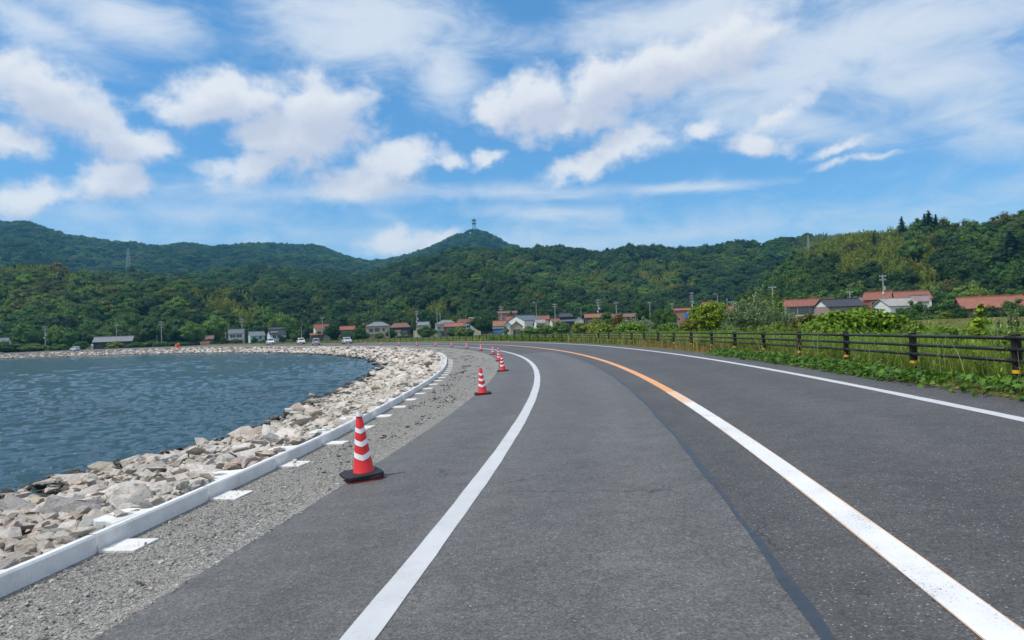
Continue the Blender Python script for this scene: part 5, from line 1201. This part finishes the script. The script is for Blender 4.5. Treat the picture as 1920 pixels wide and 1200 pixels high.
    house('small white gabled shed left of the long red roof', 298, 1076, 1095, 595, 600, 'front', R_PALE, W_WHITE, depth=5, wins=((0, .3, .8, .8),), cat='shed', name='shed')
    house('long red roofed house behind the bushes right of the white shed', 320, 1095, 1136, 588.5, 595, 'gable', R_RED2, W_BROWN, wins=w2)
    house('second long red roofed house, behind the silvery bush', 322, 1140, 1218, 588, 594.5, 'gable', R_BROWN, W_BROWN, wins=w2)
    house('orange walled house with a bright blue panel', 262, 1262, 1294, 578.5, 582, 'gable', R_RED2, W_TERRA, depth=6, wins=((-.5, .5, 1.0, .9),), extra=blue_panel)
    house('house with red-brown roof showing behind the yellow-green bush', 262, 1348, 1388, 573, 583, 'gable', R_RED2, W_CREAM, rz=.4, wins=w2)
    house('red roof peeping above the yellow-green bush', 300, 1316, 1344, 566.5, 572, 'gable', R_RED2, W_CREAM, wins=w2)
    house('two storey house with red tile roof and dark windows, leftmost of the right hand group', 222, 1470, 1536, 562, 574.5, 'gable', R_RED, W_WHITE, rz=-.12, depth=9, wins=((-.62, .62, 2.6, 1.8), (.05, .62, 2.6, 1.8), (.66, .62, 2.2, 1.8)), lower=((-.75, 1.1), .52, 2.6, W_WHITE, R_MAUVE), trim=M_DFRAME, tile=True, gable_wall=W_WHITE)
    house('red roof set back between the first red house and the black roof', 240, 1520, 1562, 559.5, 569, 'gable', R_RED, W_PINK, wins=w2, tile=True)
    house('house with glossy black tile roof and white gable in the right hand group', 212, 1536, 1610, 561, 575, 'gable', R_BLACK, W_PINK, rz=.30, depth=9, wins=((-.5, .5, 2.2, 1.3), (.3, .5, 2.2, 1.3)), tile=True, gable_wall=W_WHITE)
    house('low house with mauve-grey roof between the black roof and the tall red house', 240, 1590, 1630, 558.5, 569.5, 'gable', R_MAUVE, W_BROWN, wins=w2, tile=True)
    house('tall two storey house with red roof, white gable and red lower wall', 236, 1622, 1670, 548, 562, 'gable', R_RED, W_REDB, rz=-.30, depth=9, wins=((-.1, .72, 2.0, 1.3), (.6, .72, 1.4, 1.3)), tile=True, gable_wall=W_WHITE)
    house('long red roofed house at the right of the group', 246, 1662, 1736, 547, 562, 'gable', R_RED, W_WHITE, depth=10, wins=w2, tile=True)
    house('house with pale pinkish-grey roof in front of the long red roof', 216, 1648, 1708, 560, 574, 'gable', R_PALE, W_WHITE, rz=.35, depth=9, wins=w2, tile=True)
    house('small mauve roofed house at the right end of the group', 222, 1706, 1740, 554, 564, 'gable', R_MAUVE, W_CREAM, wins=w2)
    house('lone long house with red ribbed tile roof at the far right', 150, 1800, 1908, 556.5, 577, 'gable', R_RED2, W_BROWN, depth=10, wins=((-.5, .3, 1.8, 1.2), (.3, .3, 1.8, 1.2)), tile=True)
village()
def kit():
    # white framed gate panels and small wall seen between the bushes
    P = at_range(1263, 612, 118); gz = ground_z(P[0], P[1]); r = empty('mesh_gate', (P[0], P[1], gz), 0, 'low pale metal mesh gate between the green trees and the yellow-green bush', 'gate'); w = 20 / F * 118
    f = MB(); h = max(1.0, at_range(1263, 606, 118)[2] - gz)
    for x in (-w / 2, 0, w / 2): f.tube((x, 0, -.1), (x, 0, h), .03, .03, 6)
    for z in (h * .35, h): f.tube((-w / 2, 0, z), (w / 2, 0, z), .025, .025, 6)
    f.build('frame', M_FRAME, r); g = MB()
    for i in range(16): x = -w / 2 + w * (i + .5) / 16; g.box(x - .008, x + .008, -.006, .006, h * .35, h)
    g.build('mesh_bar', M_FRAME, r)['kind'] = 'stuff'
    # grassy levee with a stone foot, right
    m = MB(); P0, P1 = at_range(1590, 604, 110), at_range(2160, 600, 96); zt = at_range(1800, 598, 100)[2]
    P0 = Vector((P0[0], P0[1], 0)); P1 = Vector((P1[0], P1[1], 0)); d = (P1 - P0).normalized(); nrm = Vector((d.y, -d.x, 0))
    if nrm.y > 0: nrm = -nrm
    V, Fs, n = [], [], 40
    for i in range(n + 1):
        c = P0.lerp(P1, i / n)
        for off, z in ((6, -1.2), (2.6, zt - 1.05), (0, zt), (-3, zt), (-9, -1)): q = c + nrm * off; V.append((q.x, q.y, z + .06 * sin(i * 1.3 + off)))
    for i in range(n): Fs += [(i * 5 + j, i * 5 + j + 1, i * 5 + j + 6, i * 5 + j + 5) for j in range(4)]
    me = bpy.data.meshes.new('levee'); me.from_pydata(V, [], Fs); me.materials.append(ground_mat('levee_grass', [(.3, (.075, .085, .022)), (.7, (.13, .125, .045))], .5, 3)); tag(link('levee', me), kind='structure')
    st = hull_rock(9, .6, 77); v = np.array([p.co[:] for p in st.vertices]); f3 = np.array([p.vertices[:] for p in st.polygons]); VV, FF, k = [], [], 0
    for i in range(900):
        c = P0.lerp(P1, rng.random()) + nrm * rng.uniform(2.6, 4.6); s = rng.uniform(.2, .5); VV.append(v * s + np.array([c.x, c.y, zt - 1.05 - .25 * rng.random()])); FF.append(f3 + k); k += len(v)
    tag(link('levee_stones', mesh_np('levee_stones', np.concatenate(VV), np.concatenate(FF), M_ROCKS)), 'pale stones along the foot of the grassy levee at right', 'stones', kind='stuff')
kit()

# ------------------------------------------------------------------ poles, pylons, tower
M_POLE = plain('grey_pole_concrete', (.30, .30, .29), .7); M_STEEL = plain('galvanised_steel', (.34, .36, .38), .5, metal=.2)
def pole(px, yt, D, label, arms=2, can=False, lamp=False, w=.16):
    D = near_d(px, D); P = at_range(px, yt, D); gz = ground_z(P[0], P[1]); h = P[2] - gz; root = empty('street_lamp' if lamp else 'utility_pole', (P[0], P[1], gz), rng.uniform(-.5, .5), label, 'street lamp' if lamp else 'utility pole')
    MB().tube((0, 0, -.5), (0, 0, h), w * 1.25, w * .8, 8).build('pole', M_POLE, root)
    for k in range(arms):
        z = h - .5 - k * 1.0; c = MB().box(-1.0, 1.0, -.06, .06, z - .06, z + .06)
        ca = c.build('crossarm', M_STEEL, root)
        ins = MB()
        for x in (-.9, -.45, .45, .9): ins.tube((x, 0, z + .06), (x, 0, z + .32), .06, .04, 6)
        ins.build('insulator', M_BAND, ca)['kind'] = 'stuff'
    if can:
        MB().tube((.42, 0, h - 4.2), (.42, 0, h - 3.1), .32, .32, 10).build('transformer', M_STEEL, root); MB().tube((-.3, -.3, h - 5.2), (-.3, -.3, h - 4.7), .2, .2, 8).build('junction_box', M_BAND, root)
    if lamp: MB().tube((0, 0, h - .1), (-.9, 0, h + .15), .05, .04, 6).build('lamp_arm', M_STEEL, root); MB().box(-1.5, -.8, -.16, .16, h + .08, h + .22).build('lamp_head', M_BAND, root)
    return root, Vector((P[0], P[1], P[2] - .3))
def poles():
    rows = [(84, 611, 300, 'utility pole with grey boxes, leftmost in the picture', 2, True), (218, 604, 320, 'utility pole rising behind the long dark barn', 2, False), (225, 625, 318, 'short post just right of the pole behind the barn', 0, False), (302, 602, 315, 'tall utility pole right of the long barn', 2, False), (294, 628, 330, 'short thin pole left of the tall pole past the barn', 0, False),
            (453, 597, 420, 'utility pole in front of the white and grey house', 2, False), (423, 621, 425, 'short pole left of the white and grey house', 0, False), (504, 610, 440, 'thin pole between the pale blue houses', 0, False), (565, 613, 390, 'thin grey pole above the white car by the green trees', 0, False), (604, 594, 385, 'utility pole in front of the stepped red roofs', 1, False),
            (729, 608, 330, 'plain grey pole at the right corner of the beige house', 0, False), (781, 583, 335, 'utility pole with boxes beside the slim olive tree', 2, True), (819, 577, 350, 'tall plain pole left of the balcony house', 0, False), (825, 586, 330, 'pale plain pole standing at the balcony', 0, False), (939, 574, 330, 'utility pole in front of the terracotta building', 2, False),
            (1005, 568, 320, 'street lamp pole above the red roof right of the white gable', 0, False), (1040, 569, 310, 'utility pole with upright prongs above the hedge', 2, False), (1089, 582, 310, 'short pole above the white gabled shed', 0, False), (1121, 561, 290, 'utility pole with pale boxes above the long red roof', 3, True), (1155, 566, 300, 'utility pole with one crossarm right of the boxes pole', 1, False),
            (1218, 566, 290, 'utility pole above the green trees left of the orange house', 1, False), (1260, 568, 285, 'short utility pole above the tree in front of the orange house', 1, False), (1297, 548, 270, 'tall utility pole with several crossarms right of the blue panel', 4, True), (1345, 552, 265, 'street lamp above the yellow-green bush', 0, False), (1363, 559, 270, 'thin pole right of the street lamp', 0, False), (1371, 564, 268, 'shorter thin pole with a crossarm right of the street lamp', 1, False),
            (1448, 536, 230, 'grey pole behind the feathery light green tree', 1, False), (1593, 545, 240, 'thin aerial pole behind the black roof', 1, False), (1655, 515, 225, 'tall utility pole in front of the tall red roofed house', 2, True)]
    tops = {}
    for px, yt, D, lab, arms, can in rows: tops[px] = pole(px, yt, D, lab, arms, can, lamp=('street lamp' in lab and px in (1005, 1345)), w=.13 if arms == 0 else .17)[1]
    def wire(a, b, off=0):
        a, b = tops[a], tops[b]; cu = bpy.data.meshes.new('power_line'); mb = MB(); n = 10; p0 = None
        for i in range(n + 1):
            t = i / n; q = a.lerp(b, t) + Vector((0, 0, -1.2 * 4 * t * (1 - t) - off))
            if p0 is not None: mb.tube(p0, q, .018, .018, 4, cap=False)
            p0 = q
        return tag(mb.build('power_line', M_POST), 'thin dark cable sagging between ' + names[(round(a.x), round(b.x))], 'cable')
    names = {}
    for a, b, t in ((84, 218, 'the leftmost pole and the barn pole'), (218, 302, 'the barn pole and the tall pole beside it'), (302, 453, 'the tall pole past the barn and the white house pole'), (939, 1040, 'the terracotta pole and the pronged pole'), (1121, 1155, 'the boxes pole and the next pole'), (1155, 1218, 'the one-armed pole and the tree pole'), (1218, 1297, 'the tree pole and the tall many-armed pole'), (1297, 1448, 'the many-armed pole and the feathery tree pole')):
        names[(round(tops[a].x), round(tops[b].x))] = t; wire(a, b)
poles()
def lattice(mb, w0, w1, h, nseg, r):
    lev = [(1 - (1 - k / nseg) ** 1.25) for k in range(nseg + 1)]
    cs = [[Vector((sx * (w0 + (w1 - w0) * t) / 2, sy * (w0 + (w1 - w0) * t) / 2, h * t)) for sx, sy in ((-1, -1), (1, -1), (1, 1), (-1, 1))] for t in lev]
    for k in range(nseg):
        for i in range(4):
            j = (i + 1) % 4; mb.tube(cs[k][i], cs[k + 1][i], r, r, 4); mb.tube(cs[k][i], cs[k + 1][j], r * .6, r * .6, 3); mb.tube(cs[k][j], cs[k + 1][i], r * .6, r * .6, 3); mb.tube(cs[k + 1][i], cs[k + 1][j], r * .6, r * .6, 3)
def masts():
    for px, yt, yb, D, lab in ((240, 466, 508, 850, 'grey lattice transmission pylon on the wooded slope at left'), (1515, 441, 468, 560, 'pale lattice mast beside the bamboo on the right ridge')):
        P = at_range(px, yt, D); Pb = at_range(px, yb, D); h = P[2] - Pb[2]; root = empty('pylon', (P[0], P[1], Pb[2] - 6), .3, lab, 'pylon')
        b = MB(); lattice(b, h * .22, h * .04, h + 6, 9, h * .006); b.build('lattice', M_STEEL, root)
        for z, l in ((.72, .22), (.82, .18), (.92, .15)): MB().box(-h * l / 2, h * l / 2, -.12, .12, (h + 6) * z - .15, (h + 6) * z + .15).build('crossarm', M_STEEL, root)
    D = 2000; P = at_range(888.3, 407, D); Pb = at_range(888.3, 428.5, D); h = P[2] - Pb[2]; k = D / F
    root = empty('communication_tower', (P[0], P[1], Pb[2] - 3), .2, 'dark two-deck communication tower on the pointed summit', 'tower'); z = lambda y: at_range(888, y, D)[2] - Pb[2] + 3
    M_T = plain('tower_paint', (.10, .12, .17), .6); b = MB(); lattice(b, 5.6 * k, 4.4 * k, z(413.5), 5, .35); b.build('lattice', M_T, root)
    for y, w in ((412.8, 9.4), (419.2, 9.2)):
        n = 12; R1, R2 = w / 2 * k, w / 2.6 * k; V = [(R2 * cos(2 * pi * i / n), R2 * sin(2 * pi * i / n), z(y + 1.2)) for i in range(n)] + [(R1 * cos(2 * pi * i / n), R1 * sin(2 * pi * i / n), z(y - .7)) for i in range(n)]
        MB().add(V, [tuple(range(n - 1, -1, -1)), tuple(range(n, 2 * n))] + [(i, (i + 1) % n, n + (i + 1) % n, n + i) for i in range(n)]).build('deck', M_T, root)
    MB().tube((0, 0, z(412.5)), (0, 0, z(406.5)), 1.0 * k * .55, .8 * k * .55, 8).build('antenna', M_T, root)
masts()

# ------------------------------------------------------------------ cars on the far road
M_TYRE = plain('tyre', (.012, .012, .012), .8); M_HUB = plain('wheel_hub', (.40, .41, .42), .35, metal=.6); M_HEAD = plain('headlight_glass', (.70, .72, .74), .15); M_TAIL = plain('tail_light', (.35, .01, .012), .3)
M_PLATE = plain('number_plate', (.72, .72, .70), .5); M_PLATEY = plain('yellow_number_plate', (.75, .50, .08), .5); M_TRIM = plain('black_trim', (.015, .015, .017), .5)
def car(label, paintc, kind, s, u, rz, plate=None):
    m, nt, bs, L_ = nodes('car_paint'); bs.inputs['Base Color'].default_value = (*paintc, 1); bs.inputs['Roughness'].default_value = .3; bs.inputs['Coat Weight'].default_value = .6
    an = float(path(s)[2]); p = P3(s, u); p.z = float(zroad(u) + dz(s)); root = empty('parked_car', p, an + rz, label, 'car', 'cars on the far side of the curve')
    if kind == 'van': L, Wd, Hh = 4.6, 1.78, 1.86; low = [(-2.3, .28), (2.2, .28), (2.3, .45), (2.26, .80), (1.62, 1.02), (-2.28, 1.04), (-2.32, .6)]; cab = [(-2.24, 1.04), (1.62, 1.02), (.82, 1.76), (.5, 1.86), (-1.95, 1.86), (-2.18, 1.76)]
    elif kind == 'wagon': L, Wd, Hh = 3.9, 1.68, 1.66; low = [(-1.95, .28), (1.86, .28), (1.96, .45), (1.92, .78), (1.22, .98), (-1.92, 1.0), (-1.97, .6)]; cab = [(-1.9, 1.0), (1.2, .98), (.45, 1.58), (.2, 1.66), (-1.55, 1.66), (-1.78, 1.58)]
    else: L, Wd, Hh = 4.2, 1.72, 1.54; low = [(-2.08, .27), (2.02, .27), (2.12, .45), (2.06, .72), (1.25, .95), (-1.95, .98), (-2.1, .62)]; cab = [(-1.98, .98), (1.28, .95), (.35, 1.46), (.05, 1.54), (-1.1, 1.54), (-1.72, 1.36)]
    hw = Wd / 2; mb = MB(); n = len(low); V = []
    for y, k in ((-hw, 0), (-hw + .06, 1), (hw - .06, 1), (hw, 0)):
        for x, z in low: q = 1 if k else .965; V.append((x * q, y, .62 + (z - .62) * (1.0 if k else .86)))
    Fs = [tuple(range(n - 1, -1, -1)), tuple(3 * n + i for i in range(n))]
    for r_ in range(3): Fs += [(r_ * n + i, r_ * n + (i + 1) % n, (r_ + 1) * n + (i + 1) % n, (r_ + 1) * n + i) for i in range(n)]
    mb.add(V, Fs); c = len(cab); tw = lambda z: hw - .03 - .20 * (z - 1.0) / .8
    mb.add([(x, -tw(z), z) for x, z in cab] + [(x, tw(z), z) for x, z in cab], [tuple(range(c - 1, -1, -1)), tuple(range(c, 2 * c))] + [(i, (i + 1) % c, c + (i + 1) % c, c + i) for i in range(c)])
    body = mb.build('body', m, root, .02)
    def quad(name, pts, mat, par=root):
        a = Vector(pts[0]); nn = (Vector(pts[1]) - a).cross(Vector(pts[2]) - a).normalized() * .012; V = [tuple(Vector(q) + nn) for q in pts] + [tuple(Vector(q) - nn) for q in pts]; k = len(pts)
        return MB().add(V, [tuple(range(k)), tuple(range(2 * k - 1, k - 1, -1))] + [((i + 1) % k, i, k + i, k + (i + 1) % k) for i in range(k)]).build(name, mat, par)
    def lerp(a, b, t): return (a[0] + (b[0] - a[0]) * t, a[1] + (b[1] - a[1]) * t)
    e = .014
    f0, f1 = lerp(cab[1], cab[2], .10), lerp(cab[1], cab[2], .94); nx, nz = (cab[2][1] - cab[1][1]), -(cab[2][0] - cab[1][0]); nl = hypot(nx, nz); nx, nz = nx / nl * e, nz / nl * e
    quad('windscreen', [(f0[0] + nx, -tw(f0[1]) + .10, f0[1] + nz), (f0[0] + nx, tw(f0[1]) - .10, f0[1] + nz), (f1[0] + nx, tw(f1[1]) - .08, f1[1] + nz), (f1[0] + nx, -tw(f1[1]) + .08, f1[1] + nz)], M_GLASS)
    b0, b1 = lerp(cab[0], cab[5], .12), lerp(cab[0], cab[5], .95)
    quad('rear_window', [(b0[0] - e, -tw(b0[1]) + .10, b0[1]), (b0[0] - e, tw(b0[1]) - .10, b0[1]), (b1[0] - e, tw(b1[1]) - .10, b1[1]), (b1[0] - e, -tw(b1[1]) + .10, b1[1])], M_GLASS)
    zt, zb = cab[3][1] - .14, cab[1][1] + .07; xf0, xf1 = cab[1][0] - .35, cab[2][0] - .12; xb0, xb1 = cab[0][0] + .28, cab[5][0] + .22
    for sy in (-1, 1):
        for t0, t1 in ((0, .31), (.35, .64), (.68, 1)):
            g = lambda t, a, b: b + (a - b) * (1 - t)
            quad('side_window', [(g(t0, xf0, xb0), sy * (tw(zb) + e), zb), (g(t1, xf0, xb0), sy * (tw(zb) + e), zb), (g(t1, xf1, xb1), sy * (tw(zt) + e), zt), (g(t0, xf1, xb1), sy * (tw(zt) + e), zt)], M_GLASS)
        for wx in (L / 2 - .85, -L / 2 + .8):
            w_ = MB().tube((wx, sy * (hw - .19), .31), (wx, sy * (hw + .012), .31), .31, .31, 16).build('wheel', M_TYRE, root); MB().tube((wx, sy * (hw + .0), .31), (wx, sy * (hw + .022), .31), .19, .17, 12).build('hub', M_HUB, w_)
        fx = low[3][0]; MB().box(fx - .22, fx + .03, sy * (hw - .30) - .18, sy * (hw - .30) + .18, low[3][1] - .18, low[3][1] - .02).build('headlight', M_HEAD, root)
        bx = low[-1][0]; MB().box(bx - .02, bx + .14, sy * (hw - .16) - .09, sy * (hw - .16) + .09, .72, 1.02).build('tail_light', M_TAIL, root)
    MB().box(low[2][0] - .06, low[2][0] + .02, -.55, .55, .42, .56).build('grille', M_TRIM, root); MB().box(low[2][0] - .02, low[2][0] + .035, -.165, .165, .38, .54).build('number_plate', M_PLATE, root)
    MB().box(low[-1][0] - .03, low[-1][0] + .03, -.165, .165, .62, .78).build('number_plate', M_PLATEY if plate else M_PLATE, root); MB().box(low[0][0] - .03, low[0][0] + .2, -hw + .1, hw - .1, .26, .40).build('bumper', M_TRIM, root)
def cars():
    up = lambda px, u: s_at_px(px, u)
    car('white minivan seen from its front, leftmost of the four cars by the green bank', (.74, .75, .76), 'van', up(507.5, 4.6), 4.6, -pi / 2 - .32)
    car('white compact wagon, second of the four cars from the left', (.72, .72, .71), 'wagon', up(565, 4.7), 4.7, -pi / 2 - .25)
    car('silver-blue wagon seen from behind, second of the four cars from the right', (.42, .46, .52), 'wagon', up(593, 1.6), 1.6, pi / 2 - .3, True)
    car('silver hatchback, rightmost of the four cars, before the green bank', (.50, .52, .55), 'hatch', up(651, 4.4), 4.4, -pi / 2 - .2)
    car('silver car driving alone on the far left lake road', (.46, .48, .52), 'hatch', up(141, 2.0), 2.0, pi / 2 - .2)
cars()
def barrier():
    s = s_at_px(333.5, -1.2); p = P3(s, -1.2); p.z = float(zroad(-1.2) + dz(s)); root = empty('water_barrier', p, float(path(s)[2]), 'orange-red plastic barrier with a yellow top on the far lake road', 'barrier')
    b = MB().box(-.62, .62, -.4, .4, 0, 1.0).box(-.5, .5, -.3, .3, 1.0, 1.15); b.build('body', plain('orange_barrier', (.75, .09, .03), .5), root, .04)
    MB().box(.1, .55, -.2, .2, 1.16, 1.5).build('warning_lamp', M_YEL, root)
    s = s_at_px(484, 5.0); p = P3(s, 7.6); pr = empty('marker_post', p, 0, 'thin white marker post left of the white minivan', 'post'); MB().tube((0, 0, -.2), (0, 0, 1.1), .05, .05, 8).build('post', M_BAND, pr); MB().tube((0, 0, .9), (0, 0, 1.0), .054, .054, 8).build('reflector', M_YEL, pr)
barrier()

# ------------------------------------------------------------------ the air
def haze():
    mb = MB().box(-3200, 3200, -400, 3400, -5.2, 420); m = bpy.data.materials.new('haze'); m.use_nodes = True; nt = m.node_tree; nt.nodes.clear()
    v = nt.nodes.new('ShaderNodeVolumePrincipled'); v.inputs['Color'].default_value = (.20, .66, 1.0, 1); v.inputs['Density'].default_value = HAZE; v.inputs['Anisotropy'].default_value = .2
    o = nt.nodes.new('ShaderNodeOutputMaterial'); nt.links.new(v.outputs[0], o.inputs['Volume'])
    tag(mb.build('haze', m), 'thin pale blue summer haze filling the valley air', 'haze', kind='stuff')
HAZE = 1.2e-4
haze()
